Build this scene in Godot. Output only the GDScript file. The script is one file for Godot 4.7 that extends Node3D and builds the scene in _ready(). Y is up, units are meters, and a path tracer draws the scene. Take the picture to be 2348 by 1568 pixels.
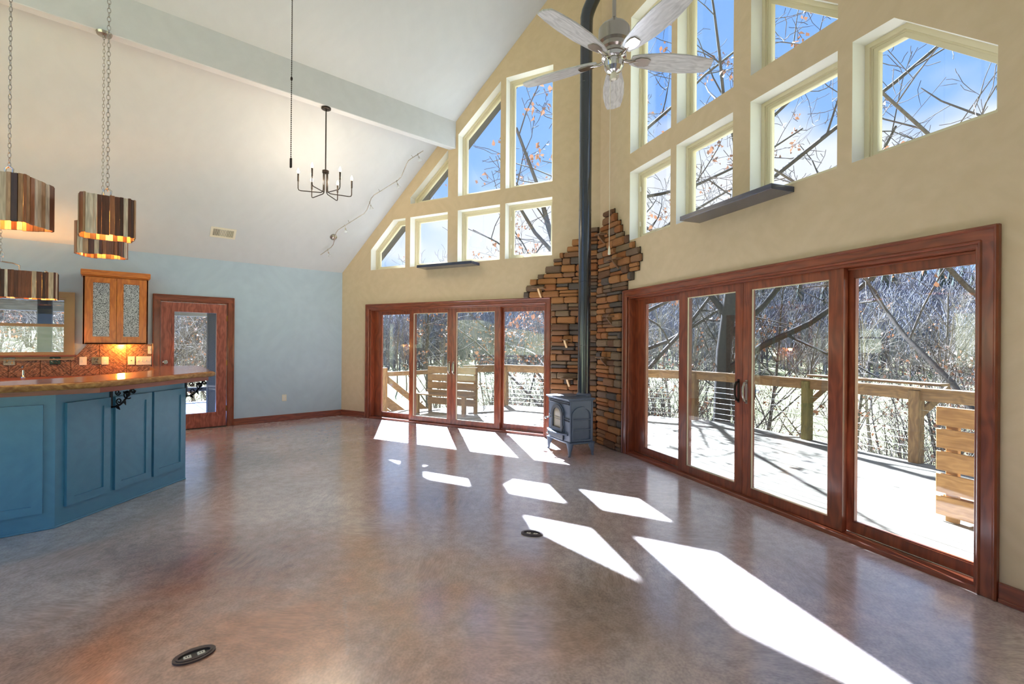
extends Node3D
# Great room with a glazed prow: two walls meet in a point under the ridge; y is up, the point is the origin.

const S := 0.93095
const C := 0.36515
const LW := 5.0864
const XL := -4.7354
const ZL := 1.8569
const EAVE := 2.733
const RIDGE := 7.372
const M_ROOF := 0.97966
const ZR := 8.5

# ------------------------------------------------------------------ mesh builder
class MB:
	var v := PackedVector3Array()
	var n := PackedVector3Array()
	var ix := PackedInt32Array()
	func tri(a: Vector3, b: Vector3, c: Vector3) -> void:
		var nn := (b - a).cross(c - a).normalized()
		var k := v.size()
		v.append_array([a, b, c])
		n.append_array([nn, nn, nn])
		ix.append_array([k, k + 2, k + 1])
	func quad(a: Vector3, b: Vector3, c: Vector3, d: Vector3) -> void:
		var nn := (c - a).cross(d - b).normalized()
		var k := v.size()
		v.append_array([a, b, c, d])
		n.append_array([nn, nn, nn, nn])
		ix.append_array([k, k + 2, k + 1, k, k + 3, k + 2])
	func otri(a: Vector3, b: Vector3, c: Vector3, o: Vector3) -> void:
		if (b - a).cross(c - a).dot((a + b + c) / 3.0 - o) < 0.0: tri(a, c, b)
		else: tri(a, b, c)
	func oquad(a: Vector3, b: Vector3, c: Vector3, d: Vector3, o: Vector3) -> void:
		if (c - a).cross(d - b).dot((a + b + c + d) / 4.0 - o) < 0.0: quad(a, d, c, b)
		else: quad(a, b, c, d)
	func box(xf: Transform3D, size: Vector3, bev := 0.0) -> MB:
		var h := size * 0.5
		var b := minf(bev, minf(h.x, minf(h.y, h.z)) * 0.9)
		var o := xf.origin
		var p := func(s: Vector3, ax: int) -> Vector3:
			var q := Vector3((h.x - (b if ax != 0 else 0.0)) * s.x, (h.y - (b if ax != 1 else 0.0)) * s.y, (h.z - (b if ax != 2 else 0.0)) * s.z)
			return xf * q
		for ax in 3:
			var e := (ax + 1) % 3
			var f := (ax + 2) % 3
			for sg in [-1.0, 1.0]:
				var cs := []
				for t in [[-1.0, -1.0], [1.0, -1.0], [1.0, 1.0], [-1.0, 1.0]]:
					var s := Vector3.ZERO
					s[ax] = sg
					s[e] = t[0]
					s[f] = t[1]
					cs.append(p.call(s, ax))
				oquad(cs[0], cs[1], cs[2], cs[3], o)
				if b > 0.0:
					for sg2 in [-1.0, 1.0]:
						var s1 := Vector3.ZERO
						s1[ax] = sg
						s1[e] = sg2
						s1[f] = -1.0
						var s2 := s1
						s2[f] = 1.0
						oquad(p.call(s1, ax), p.call(s2, ax), p.call(s2, e), p.call(s1, e), o)
		if b > 0.0:
			for sx in [-1.0, 1.0]:
				for sy in [-1.0, 1.0]:
					for sz in [-1.0, 1.0]:
						var s := Vector3(sx, sy, sz)
						otri(p.call(s, 0), p.call(s, 1), p.call(s, 2), o)
		return self
	func bx(x0: float, x1: float, y0: float, y1: float, z0: float, z1: float, bev := 0.0) -> MB:
		return box(Transform3D(Basis(), Vector3((x0 + x1) / 2, (y0 + y1) / 2, (z0 + z1) / 2)), Vector3(absf(x1 - x0), absf(y1 - y0), absf(z1 - z0)), bev)
	func bar(a: Vector3, b: Vector3, w: float, h: float, bev := 0.0, up := Vector3.UP) -> MB:
		var d := (b - a)
		var x := d.normalized()
		var z := x.cross(up)
		z = (x.cross(Vector3.RIGHT) if z.length() < 0.01 else z).normalized()
		return box(Transform3D(Basis(x, z.cross(x), z), (a + b) / 2), Vector3(d.length(), h, w), bev)
	func prism(poly: PackedVector2Array, z0: float, z1: float, xf := Transform3D()) -> MB:
		var q := poly.duplicate()
		if Geometry2D.is_polygon_clockwise(q): q.reverse()
		var t := Geometry2D.triangulate_polygon(q)
		for i in range(0, t.size(), 3):
			var a := q[t[i]]
			var b := q[t[i + 1]]
			var c := q[t[i + 2]]
			if (b - a).cross(c - a) < 0.0:
				var w := b
				b = c
				c = w
			tri(xf * Vector3(a.x, a.y, z1), xf * Vector3(b.x, b.y, z1), xf * Vector3(c.x, c.y, z1))
			tri(xf * Vector3(a.x, a.y, z0), xf * Vector3(c.x, c.y, z0), xf * Vector3(b.x, b.y, z0))
		for i in q.size():
			var a := q[i]
			var b := q[(i + 1) % q.size()]
			quad(xf * Vector3(a.x, a.y, z0), xf * Vector3(b.x, b.y, z0), xf * Vector3(b.x, b.y, z1), xf * Vector3(a.x, a.y, z1))
		return self
	# frame between two polygons with as many corners
	func ring(po: PackedVector2Array, pi: PackedVector2Array, z0: float, z1: float) -> MB:
		var k := po.size()
		var cw := Geometry2D.is_polygon_clockwise(po)
		for i in k:
			var j := (i + 1) % k
			var a := po[j if cw else i]
			var b := po[i if cw else j]
			var c := pi[i if cw else j]
			var d := pi[j if cw else i]
			quad(Vector3(a.x, a.y, z1), Vector3(b.x, b.y, z1), Vector3(c.x, c.y, z1), Vector3(d.x, d.y, z1))
			quad(Vector3(b.x, b.y, z0), Vector3(a.x, a.y, z0), Vector3(d.x, d.y, z0), Vector3(c.x, c.y, z0))
			quad(Vector3(d.x, d.y, z1), Vector3(c.x, c.y, z1), Vector3(c.x, c.y, z0), Vector3(d.x, d.y, z0))
			quad(Vector3(a.x, a.y, z0), Vector3(b.x, b.y, z0), Vector3(b.x, b.y, z1), Vector3(a.x, a.y, z1))
		return self
	func tube(pts: Array, rad, sides := 8, closed := false, caps := true) -> MB:
		var m := pts.size()
		var k0 := v.size()
		var up := Vector3.UP
		var d0: Vector3 = (pts[1] - pts[0]).normalized()
		if absf(d0.y) > 0.9: up = Vector3.RIGHT
		var x := d0.cross(up).normalized()
		for i in m:
			var a: Vector3 = pts[(i - 1 + m) % m] if (i > 0 or closed) else pts[i]
			var b: Vector3 = pts[(i + 1) % m] if (i < m - 1 or closed) else pts[i]
			var d := (b - a).normalized()
			x = (x - d * x.dot(d)).normalized()
			var y := d.cross(x)
			var r: float = rad if rad is float else rad[i]
			for s in sides:
				var an := TAU * s / sides
				var o := x * cos(an) + y * sin(an)
				v.append(pts[i] + o * r)
				n.append(o)
		for i in (m if closed else m - 1):
			var i2 := (i + 1) % m
			for s in sides:
				var s2 := (s + 1) % sides
				var a := k0 + i * sides + s
				var b := k0 + i * sides + s2
				var c := k0 + i2 * sides + s2
				var d := k0 + i2 * sides + s
				ix.append_array([a, c, b, a, d, c])
		if caps and not closed and sides > 3:
			for e in [0, m - 1]:
				var dd: Vector3 = (pts[e] - pts[1 if e == 0 else m - 2]).normalized()
				for s in range(1, sides - 1):
					otri(v[k0 + e * sides], v[k0 + e * sides + s], v[k0 + e * sides + s + 1], pts[e] - dd)
		return self
	func lathe(prof: Array, segs := 24, xf := Transform3D()) -> MB:
		for i in prof.size() - 1:
			var p: Vector2 = prof[i]
			var q: Vector2 = prof[i + 1]
			var t := q - p
			if t.length() < 1e-6: continue
			var nn := Vector2(t.y, -t.x).normalized()
			var k := v.size()
			for s in segs + 1:
				var an := TAU * s / segs
				var c := Vector3(cos(an), 0, -sin(an))
				v.append(xf * (c * p.x + Vector3.UP * p.y))
				v.append(xf * (c * q.x + Vector3.UP * q.y))
				var w := (xf.basis * (c * nn.x + Vector3.UP * nn.y)).normalized()
				n.append(w)
				n.append(w)
			for s in segs:
				var a := k + s * 2
				ix.append_array([a, a + 1, a + 2, a + 2, a + 1, a + 3])
		return self
	func cyl(a: Vector3, b: Vector3, r: float, sides := 16) -> MB:
		return tube([a, b], r, sides)
	func ball(c: Vector3, r: float, sq := 1.0, segs := 14) -> MB:
		var pr := []
		for i in 9:
			var t := -PI / 2 + PI * i / 8
			pr.append(Vector2(cos(t) * r, sin(t) * r * sq))
		return lathe(pr, segs, Transform3D(Basis(), c))
	func mesh() -> ArrayMesh:
		var ar := []
		ar.resize(Mesh.ARRAY_MAX)
		ar[Mesh.ARRAY_VERTEX] = v
		ar[Mesh.ARRAY_NORMAL] = n
		ar[Mesh.ARRAY_INDEX] = ix
		var m := ArrayMesh.new()
		m.add_surface_from_arrays(Mesh.PRIMITIVE_TRIANGLES, ar)
		return m

# ------------------------------------------------------------------ naming helpers
var taken := {}
var M := {}
var rng := RandomNumberGenerator.new()

func numbered(called: String) -> String:
	taken[called] = taken.get(called, -1) + 1
	return called if taken[called] == 0 else "%s_%03d" % [called, taken[called]]

func meta(o: Node, label: String, category: String, group := "", kind := "") -> Node:
	o.set_meta("label", label)
	o.set_meta("category", category)
	if group: o.set_meta("group", group)
	if kind: o.set_meta("kind", kind)
	return o

func thing(called: String, label: String, category: String, xf := Transform3D(), group := "", kind := "") -> Node3D:
	var o := Node3D.new()
	o.name = numbered(called)
	add_child(o)
	o.transform = xf
	meta(o, label, category, group, kind)
	return o

func part(parent: Node, called: String, mb, mat: Material, xf := Transform3D()) -> MeshInstance3D:
	var o := MeshInstance3D.new()
	o.mesh = mb.mesh() if mb is MB else mb
	o.material_override = mat
	o.name = called
	parent.add_child(o, true)
	o.transform = xf
	return o

func solo(called: String, mb, mat: Material, label: String, category: String, xf := Transform3D(), group := "", kind := "") -> MeshInstance3D:
	var o := MeshInstance3D.new()
	o.mesh = mb.mesh() if mb is MB else mb
	o.material_override = mat
	o.name = numbered(called)
	add_child(o)
	o.transform = xf
	meta(o, label, category, group, kind)
	return o

func at(x: float, y: float, z: float, turn := 0.0) -> Transform3D:
	return Transform3D(Basis(Vector3.UP, turn), Vector3(x, y, z))

# wall frames: x along the wall (A: -distance from the point, B: +distance), z into the room
var FA := Transform3D(Basis(Vector3(S, 0, -C), Vector3.UP, Vector3(C, 0, S)), Vector3.ZERO)
var FB := Transform3D(Basis(Vector3(S, 0, C), Vector3.UP, Vector3(-C, 0, S)), Vector3.ZERO)
var FL := Transform3D(Basis(Vector3(0, 0, -1), Vector3.UP, Vector3(1, 0, 0)), Vector3(XL, 0, 0))

func roof_y(x: float) -> float:
	return RIDGE - M_ROOF * absf(x)

# ------------------------------------------------------------------ materials
func mat(col: Color, rough := 0.6, metal := 0.0, spec := 0.5) -> StandardMaterial3D:
	var m := StandardMaterial3D.new()
	m.albedo_color = col
	m.roughness = rough
	m.metallic = metal
	m.metallic_specular = spec
	return m

func c8(r: float, g: float, b: float) -> Color:
	return Color(r / 255.0, g / 255.0, b / 255.0)

func tri_map(m: StandardMaterial3D, sc: Vector3, world := false) -> StandardMaterial3D:
	m.uv1_triplanar = true
	m.uv1_world_triplanar = world
	m.uv1_scale = sc
	m.uv1_triplanar_sharpness = 8.0
	return m

func tex(w: int, h: int, f: Callable) -> ImageTexture:
	var im := Image.create(w, h, false, Image.FORMAT_RGB8)
	for y in h:
		for x in w:
			im.set_pixel(x, y, f.call(x, y))
	return ImageTexture.create_from_image(im)

func fbm(sd: int, freq: float, oct := 4) -> FastNoiseLite:
	var f := FastNoiseLite.new()
	f.seed = sd
	f.noise_type = FastNoiseLite.TYPE_SIMPLEX_SMOOTH
	f.frequency = freq
	f.fractal_type = FastNoiseLite.FRACTAL_FBM
	f.fractal_octaves = oct
	return f

# streaked grain; vertical grain runs along v, else along u. Torus sampling keeps it seamless along the grain.
func wood(sd: int, a: Color, b: Color, vertical: bool, rough := 0.4, coat := 0.0, scale := 1.0, str_ := 1.0) -> StandardMaterial3D:
	var f := fbm(sd, 1.0, 3)
	var g := fbm(sd + 7, 1.0, 2)
	var nl := 128
	var na := 256
	var fn := func(x: int, y: int) -> Color:
		var u := (y if vertical else x) / float(nl) * TAU
		var w := (x if vertical else y) / float(na)
		var wob := g.get_noise_3d(cos(u) * 0.35, sin(u) * 0.35, w * 5.0) * 0.03
		var t := f.get_noise_3d(cos(u) * 0.22, sin(u) * 0.22, (w + wob) * 34.0)
		var r := 0.5 + 0.5 * sin((w + wob * 3.0) * 46.0 + f.get_noise_3d(cos(u) * 0.3, sin(u) * 0.3, w * 4.0) * 7.0)
		var k := clampf(0.5 + str_ * (t * 0.55 + (r - 0.5) * 0.45), 0.0, 1.0)
		return a.lerp(b, k)
	var m := mat(Color.WHITE, rough)
	m.albedo_texture = tex(na if vertical else nl, nl if vertical else na, fn)
	tri_map(m, Vector3(1, 1, 1) * scale)
	if coat > 0.0:
		m.clearcoat_enabled = true
		m.clearcoat = coat
		m.clearcoat_roughness = 0.12
	return m

# mottled surface with fine relief
func mottled(sd: int, a: Color, b: Color, rough: float, scale: float, freq := 0.02, bump := 0.0, world := true) -> StandardMaterial3D:
	var f := fbm(sd, freq, 5)
	var n := 256
	var fn := func(x: int, y: int) -> Color:
		var u := TAU * x / n
		var w := TAU * y / n
		var t := f.get_noise_3d(cos(u) * n / TAU, sin(u) * n / TAU + cos(w) * n / TAU, sin(w) * n / TAU)
		return a.lerp(b, clampf(0.5 + t, 0, 1))
	var m := mat(Color.WHITE, rough)
	m.albedo_texture = tex(n, n, fn)
	tri_map(m, Vector3.ONE * scale, world)
	if bump > 0.0:
		m.heightmap_enabled = true
		m.heightmap_texture = m.albedo_texture
		m.heightmap_scale = bump
	return m

func floor_material() -> StandardMaterial3D:
	var n := 1024
	var size := 14.0
	var f1 := fbm(3, 0.35, 4)
	var f2 := fbm(11, 1.6, 4)
	var f3 := fbm(19, 9.0, 3)
	var f4 := fbm(29, 0.7, 3)
	# acid stain patches: x, z, radius, colour, strength
	var blobs := [
		[1.0, 4.6, 0.55, c8(139, 84, 76), 0.75], [1.9, 4.55, 0.8, c8(218, 142, 91), 0.75], [2.5, 4.0, 0.6, c8(200, 131, 97), 0.55], [1.3, 5.3, 0.6, c8(185, 121, 82), 0.6],
		[2.67, 3.26, 0.45, c8(133, 116, 94), 0.55], [0.2, 5.4, 0.5, c8(139, 133, 138), 0.6], [0.7, 3.1, 0.5, c8(151, 125, 104), 0.5], [-0.9, 2.8, 0.7, c8(163, 139, 118), 0.4],
		[0.6, 4.9, 0.4, c8(118, 80, 69), 0.5], [2.0, 5.4, 0.7, c8(212, 133, 94), 0.5], [3.4, 2.4, 0.6, c8(180, 139, 134), 0.4], [0.3, 1.0, 0.5, c8(163, 112, 94), 0.5]]
	var im := Image.create(n, n, false, Image.FORMAT_RGB8)
	var base1 := c8(220, 205, 201)
	var base2 := c8(200, 184, 176)
	var base3 := c8(230, 221, 220)
	for y in n:
		for x in n:
			var wx := (x + 0.5) / n * size - 7.0
			var wz := (y + 0.5) / n * size - 3.0
			var a := f1.get_noise_2d(wx, wz)
			var b := f2.get_noise_2d(wx, wz)
			var e := f3.get_noise_2d(wx, wz)
			var c := base1.lerp(base2, clampf(0.5 + a * 1.3 + b * 0.5, 0, 1)).lerp(base3, clampf(f4.get_noise_2d(wx + 40.0, wz) * 1.5 + b * 0.3, 0, 0.7))
			for q in blobs:
				var dx: float = wx - q[0]
				var dz: float = wz - q[1]
				var d: float = (dx * dx + dz * dz) / (q[2] * q[2])
				if d < 3.0:
					var k: float = clampf(exp(-d * 1.2) + b * 0.5 * exp(-d * 0.4), 0, 1) * q[4] * 0.78
					c = c.lerp(q[3], k)
			var g := 1.06 + e * 0.07 + b * 0.08
			im.set_pixel(x, y, Color(c.r * g, c.g * g, c.b * g))
	# scratches in the sealer
	rng.seed = 5
	for i in 260:
		var p := Vector2(rng.randf() * n, rng.randf() * n)
		var d := Vector2.from_angle(rng.randf() * TAU)
		var l := rng.randf_range(6, 60)
		var k := rng.randf_range(0.06, 0.22)
		for t in int(l):
			var q := p + d * t
			if q.x < 0 or q.y < 0 or q.x >= n or q.y >= n: break
			im.set_pixelv(Vector2i(q), im.get_pixelv(Vector2i(q)).lerp(c8(205, 195, 188), k))
	var m := mat(Color.WHITE, 0.24)
	m.albedo_texture = ImageTexture.create_from_image(im)
	tri_map(m, Vector3.ONE / size, true)
	m.uv1_offset = Vector3(7.0 / size, 0, 3.0 / size)
	var rn := fbm(41, 0.9, 4)
	m.roughness_texture = tex(512, 512, func(x, y):
		var k := clampf(0.82 + rn.get_noise_2d(x * 14.0 / 512, y * 14.0 / 512) * 0.45, 0.3, 1.0)
		return Color(k, k, k))
	m.roughness_texture_channel = BaseMaterial3D.TEXTURE_CHANNEL_RED
	# fine trowel grain and hairline scratches in the sealer
	var gn := 640
	var g1 := fbm(61, 0.16, 3)
	var g2 := fbm(67, 0.03, 3)
	var gi := Image.create(gn, gn, false, Image.FORMAT_RGB8)
	for y in gn:
		var w := TAU * y / gn
		for x in gn:
			var u := TAU * x / gn
			var px := cos(u) * gn / TAU
			var py := sin(u) * gn / TAU + cos(w) * gn / TAU
			var pz := sin(w) * gn / TAU
			var k := clampf(0.93 + g1.get_noise_3d(px, py, pz) * 0.13 + g2.get_noise_3d(px, py, pz) * 0.09, 0.65, 1.0)
			gi.set_pixel(x, y, Color(k, k * 0.995, k * 0.985))
	for i in 320:
		var p := Vector2(rng.randf() * gn, rng.randf() * gn)
		var d := Vector2.from_angle(rng.randf() * TAU)
		var k := rng.randf_range(0.05, 0.5)
		for t in int(rng.randf_range(8, 90)):
			d = d.rotated(rng.randf_range(-0.03, 0.03))
			p += d
			var q := Vector2i(posmod(int(p.x), gn), posmod(int(p.y), gn))
			gi.set_pixelv(q, gi.get_pixelv(q).lerp(Color.WHITE, k))
	m.detail_enabled = true
	m.detail_albedo = ImageTexture.create_from_image(gi)
	m.detail_blend_mode = BaseMaterial3D.BLEND_MODE_MUL
	m.detail_uv_layer = BaseMaterial3D.DETAIL_UV_2
	m.uv2_triplanar = true
	m.uv2_world_triplanar = true
	m.uv2_triplanar_sharpness = 8.0
	m.uv2_scale = Vector3.ONE / 1.7
	m.roughness = 0.27
	m.metallic = 0.1
	m.metallic_specular = 0.7
	m.clearcoat_enabled = true
	m.clearcoat = 1.0
	m.clearcoat_roughness = 0.18
	return m

func make_materials() -> void:
	M.floor = floor_material()
	M.ceiling = mottled(1, c8(214, 216, 219), c8(209, 211, 214), 0.9, 0.5, 0.04)
	M.tan = mottled(2, c8(216, 193, 160), c8(210, 187, 153), 0.85, 0.6, 0.05, 0.05)
	M.blue = mottled(3, c8(186, 203, 214), c8(180, 197, 209), 0.85, 0.5, 0.04)
	M.reveal = mat(c8(243, 241, 233), 0.7)
	M.cream = mat(c8(222, 210, 178), 0.45)
	M.casing_v = wood(20, c8(152, 76, 44), c8(108, 48, 27), true, 0.32, 0.5)
	M.casing_h = wood(21, c8(152, 76, 44), c8(108, 48, 27), false, 0.32, 0.5)
	M.door_v = wood(22, c8(184, 102, 80), c8(136, 68, 52), true, 0.4, 0.2, 1.6, 1.3)
	M.door_h = wood(23, c8(184, 102, 80), c8(136, 68, 52), false, 0.4, 0.2, 1.6, 1.3)
	M.glass = mat(Color(0.9, 0.95, 0.93, 0.015), 0.0)
	M.glass.transparency = BaseMaterial3D.TRANSPARENCY_ALPHA
	M.glass_screen = mat(Color(0.25, 0.27, 0.24, 0.24), 0.0)
	M.glass_screen.transparency = BaseMaterial3D.TRANSPARENCY_ALPHA
	M.teal = mottled(4, c8(84, 152, 186), c8(78, 145, 180), 0.34, 0.8, 0.05, 0.0, false)
	M.teal.clearcoat_enabled = true
	M.teal.clearcoat = 0.7
	M.teal.clearcoat_roughness = 0.28
	M.slab = wood(24, c8(206, 140, 78), c8(160, 88, 44), false, 0.2, 0.8, 0.8)
	M.live_edge = mottled(5, c8(196, 156, 92), c8(132, 88, 46), 0.6, 1.6, 0.05, 0.6, false)
	M.trim_red = wood(25, c8(166, 90, 68), c8(126, 60, 46), false, 0.35, 0.4)
	M.oak_v = wood(26, c8(226, 136, 52), c8(188, 98, 32), true, 0.38, 0.4, 1.4)
	M.oak_h = wood(27, c8(226, 136, 52), c8(188, 98, 32), false, 0.38, 0.4, 1.4)
	M.iron = mat(c8(16, 18, 22), 0.4, 0.3)
	M.bronze = mat(c8(58, 50, 44), 0.35, 0.8)
	M.nickel = mat(c8(176, 168, 158), 0.24, 1.0)
	M.chrome = mat(c8(214, 212, 208), 0.1, 1.0)
	M.brass = mat(c8(170, 130, 70), 0.3, 1.0)
	M.plate = mat(c8(236, 228, 208), 0.4)
	M.plate_dark = mat(c8(90, 84, 74), 0.5)
	M.stove = mottled(6, c8(98, 110, 126), c8(84, 95, 110), 0.42, 6.0, 0.3, 0.05, false)
	M.stove_dark = mat(c8(58, 64, 70), 0.4)
	M.stove_glass = mat(c8(150, 140, 118), 0.08)
	M.pipe = mat(c8(34, 41, 50), 0.2)
	M.pipe.clearcoat_enabled = true
	M.pipe.clearcoat = 0.8
	M.pipe.clearcoat_roughness = 0.12
	M.shelf = wood(28, c8(56, 68, 96), c8(40, 50, 74), false, 0.25, 0.5)
	M.blade = wood(29, c8(222, 220, 216), c8(178, 176, 172), false, 0.3, 0.3, 3.0, 0.9)
	M.mortar = mat(c8(44, 36, 30), 0.95)
	M.beech = mat(c8(226, 186, 130), 0.5)
	M.bracket = wood(30, c8(150, 116, 82), c8(112, 80, 54), true, 0.6)
	M.black = mat(c8(12, 12, 13), 0.5)
	M.black_post = mat(c8(14, 14, 16), 0.6)
	M.deck = []
	for i in 4:
		M.deck.append(wood(40 + i, c8(158 - i * 7, 150 - i * 7, 132 - i * 6), c8(122 - i * 5, 114 - i * 5, 98 - i * 5), false, 0.75, 0.0, 1.0, 0.9))
	M.lumber_v = wood(50, c8(146, 116, 76), c8(104, 76, 46), true, 0.75, 0.0, 1.5)
	M.lumber_h = wood(51, c8(150, 118, 78), c8(110, 82, 52), false, 0.75, 0.0, 1.5)
	M.lumber_green = wood(52, c8(132, 122, 70), c8(86, 82, 44), true, 0.8, 0.0, 1.5)
	M.pallet = wood(53, c8(186, 142, 86), c8(150, 108, 60), false, 0.7, 0.0, 1.5)
	M.cable = mat(c8(190, 190, 186), 0.35, 0.9)
	M.soffit = mat(c8(52, 46, 38), 0.9)
	M.porch_floor = wood(54, c8(86, 108, 150), c8(70, 92, 134), true, 0.5, 0.0, 1.0)
	M.porch_board = wood(55, c8(176, 158, 128), c8(140, 124, 98), false, 0.8)
	M.bark = mottled(7, c8(106, 95, 86), c8(66, 57, 52), 0.9, 1.2, 0.08, 0.0, false)
	M.bark_dark = mottled(8, c8(74, 65, 59), c8(46, 40, 37), 0.9, 1.2, 0.08, 0.0, false)
	M.bark_pale = mottled(9, c8(146, 136, 126), c8(102, 92, 84), 0.9, 1.2, 0.08, 0.0, false)
	M.leaf = mat(c8(128, 90, 66), 0.7)
	M.leaf.backlight_enabled = true
	M.leaf.backlight = Color(0.34, 0.22, 0.15)
	M.leaf_dark = mat(c8(110, 62, 48), 0.7)
	M.grass = mottled(10, c8(150, 142, 106), c8(112, 114, 72), 0.95, 0.03, 0.03)
	M.hill = mottled(12, c8(112, 102, 98), c8(86, 82, 80), 0.95, 0.02, 0.05)
	M.far_wood = mat(c8(108, 108, 116), 0.95)
	M.pine = mat(c8(48, 60, 50), 0.95)
	M.far_wood.vertex_color_use_as_albedo = true
	M.pine.vertex_color_use_as_albedo = true
	M.frame_tan = mat(c8(176, 148, 112), 0.5)
	M.floor_box = mat(c8(98, 86, 82), 0.35, 0.5)
	M.cup = mat(Color(0.9, 0.92, 0.92, 0.25), 0.1)
	M.cup.transparency = BaseMaterial3D.TRANSPARENCY_ALPHA
	M.stones = []
	var tones := [[218, 150, 90], [202, 136, 82], [180, 130, 90], [152, 122, 96], [120, 106, 94], [194, 122, 70], [168, 138, 104], [144, 102, 72]]
	for i in tones.size():
		var t: Array = tones[i]
		M.stones.append(mottled(60 + i, c8(t[0], t[1], t[2]), c8(t[0] * 0.62, t[1] * 0.62, t[2] * 0.64), 0.9, 3.0, 0.06, 0.35, false))
	M.woods = []
	for q in [[176, 112, 74], [222, 198, 168], [104, 58, 40], [200, 156, 116], [136, 80, 54], [236, 220, 198], [78, 46, 34]]:
		M.woods.append(wood(70 + M.woods.size(), c8(q[0], q[1], q[2]), c8(q[0] * 0.78, q[1] * 0.76, q[2] * 0.74), true, 0.5, 0.1, 1.5))
	M.granite = []
	for dirn in [1, -1]:
		var f := fbm(80 + dirn, 1.0, 4)
		var f2 := fbm(90 + dirn, 1.0, 3)
		var m := mat(Color.WHITE, 0.3)
		m.albedo_texture = tex(384, 384, func(x, y):
			var a: float = (x + dirn * y) / 384.0
			var b: float = (x - dirn * y) / 384.0
			var t := f.get_noise_2d(a * 3.0, b * 34.0)
			var s := f2.get_noise_2d(a * 14.0, b * 40.0)
			var c := c8(176, 128, 96).lerp(c8(112, 78, 58), clampf(0.5 + t * 1.1, 0, 1))
			return c.lerp(c8(62, 60, 54), clampf(s * 2.2 - 0.35, 0, 0.85)).lerp(c8(190, 170, 140), clampf(-s * 2.0 - 0.5, 0, 0.5)))
		tri_map(m, Vector3.ONE * 1.0, true)
		M.granite.append(m)
	# patterned film on the cabinet glass
	var fp := fbm(95, 0.09, 2)
	M.film = mat(Color.WHITE, 0.25)
	M.film.albedo_texture = tex(256, 256, func(x, y):
		var k := fp.get_noise_2d(x, y * 1.3)
		return c8(190, 194, 198).lerp(c8(58, 60, 62), clampf((absf(k) - 0.30) * 9.0, 0, 1)))
	tri_map(M.film, Vector3.ONE * 1.6)
	M.bulb = mat(c8(255, 236, 200), 0.4)
	M.bulb.emission_enabled = true
	M.bulb.emission = c8(255, 226, 176)
	M.bulb.emission_energy_multiplier = 6.0
	M.bulb_warm = mat(c8(255, 200, 120), 0.4)
	M.bulb_warm.emission_enabled = true
	M.bulb_warm.emission = c8(255, 176, 84)
	M.bulb_warm.emission_energy_multiplier = 5.0

# ------------------------------------------------------------------ camera, sky, sun
func camera_and_light() -> void:
	var cam := Camera3D.new()
	cam.name = "camera"
	cam.fov = rad_to_deg(2.0 * atan(784.0 / 1085.23))
	cam.near = 0.05
	cam.far = 1200.0
	var yaw := 0.8517
	var pitch := 0.0012
	var roll := 0.0080
	var f := Vector3(-sin(yaw), 0, -cos(yaw))
	var r := Vector3(cos(yaw), 0, -sin(yaw))
	var u := Vector3.UP
	var f2 := f * cos(pitch) + u * sin(pitch)
	var u2 := u * cos(pitch) - f * sin(pitch)
	cam.transform = Transform3D(Basis(r * cos(roll) + u2 * sin(roll), u2 * cos(roll) - r * sin(roll), -f2), Vector3(4.267, 1.42, 5.3898))
	add_child(cam)
	cam.current = true
	var env := Environment.new()
	env.background_mode = Environment.BG_SKY
	env.tonemap_mode = Environment.TONE_MAPPER_LINEAR
	env.tonemap_exposure = 2.48
	env.sdfgi_enabled = true
	env.ssao_enabled = true
	env.ssil_enabled = true
	var sky := Sky.new()
	var pm := PanoramaSkyMaterial.new()
	pm.panorama = sky_image()
	pm.energy_multiplier = 0.52
	sky.sky_material = pm
	env.sky = sky
	var we := WorldEnvironment.new()
	we.name = "world_environment"
	we.environment = env
	add_child(we)
	var sun := DirectionalLight3D.new()
	sun.name = "sun"
	sun.light_color = c8(216, 233, 255)
	sun.light_energy = 9.5
	sun.light_angular_distance = 0.6
	sun.shadow_enabled = true
	add_child(sun)
	var d := Vector3(0.8995, -1.0, 0.5044).normalized()
	sun.transform = Transform3D(Basis.looking_at(d, Vector3.UP), Vector3(-20, 30, -12))

func sky_image() -> ImageTexture:
	var w := 1024
	var h := 512
	var f := fbm(101, 1.6, 6)
	var g := fbm(131, 0.8, 3)
	var im := Image.create(w, h, false, Image.FORMAT_RGBF)
	for y in h:
		var el := (0.5 - (y + 0.5) / h) * PI
		for x in w:
			var az := (x + 0.5) / w * TAU
			var d := Vector3(cos(el) * sin(az), sin(el), cos(el) * cos(az))
			var t := clampf(sin(maxf(el, 0.0)), 0, 1)
			var c := Color(0.40, 0.60, 0.94).lerp(Color(0.10, 0.34, 0.92), pow(t, 0.6))
			var q := d * Vector3(1, 1.9, 1)
			var n := f.get_noise_3dv(q) + 0.45 * g.get_noise_3dv(q * 1.3 + Vector3(7, 3, 1))
			var k := smoothstep(-0.02, 0.36, n) * 0.88
			c = c.lerp(Color(0.84, 0.87, 0.92), k)
			if el < 0.0: c = Color(0.42, 0.40, 0.34)
			im.set_pixel(x, y, c)
	return ImageTexture.create_from_image(im)

func _ready() -> void:
	camera_and_light()
	make_materials()
	build_shell()
	build_prow_windows()
	build_sliders()
	build_porch_side()
	build_stone()
	build_bar()
	build_kitchen_wall()
	build_stove()
	build_fans()
	build_lamps()
	build_small()
	build_deck()
	build_landscape()

# ------------------------------------------------------------------ shell
const WS := [[0.7399, 1.539], [1.6362, 2.4385], [2.6406, 3.4407], [3.5497, 4.3591]]
const Y_SILL := 2.738
const Y_TOP := 3.613
const Y_UP := 3.849

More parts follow.
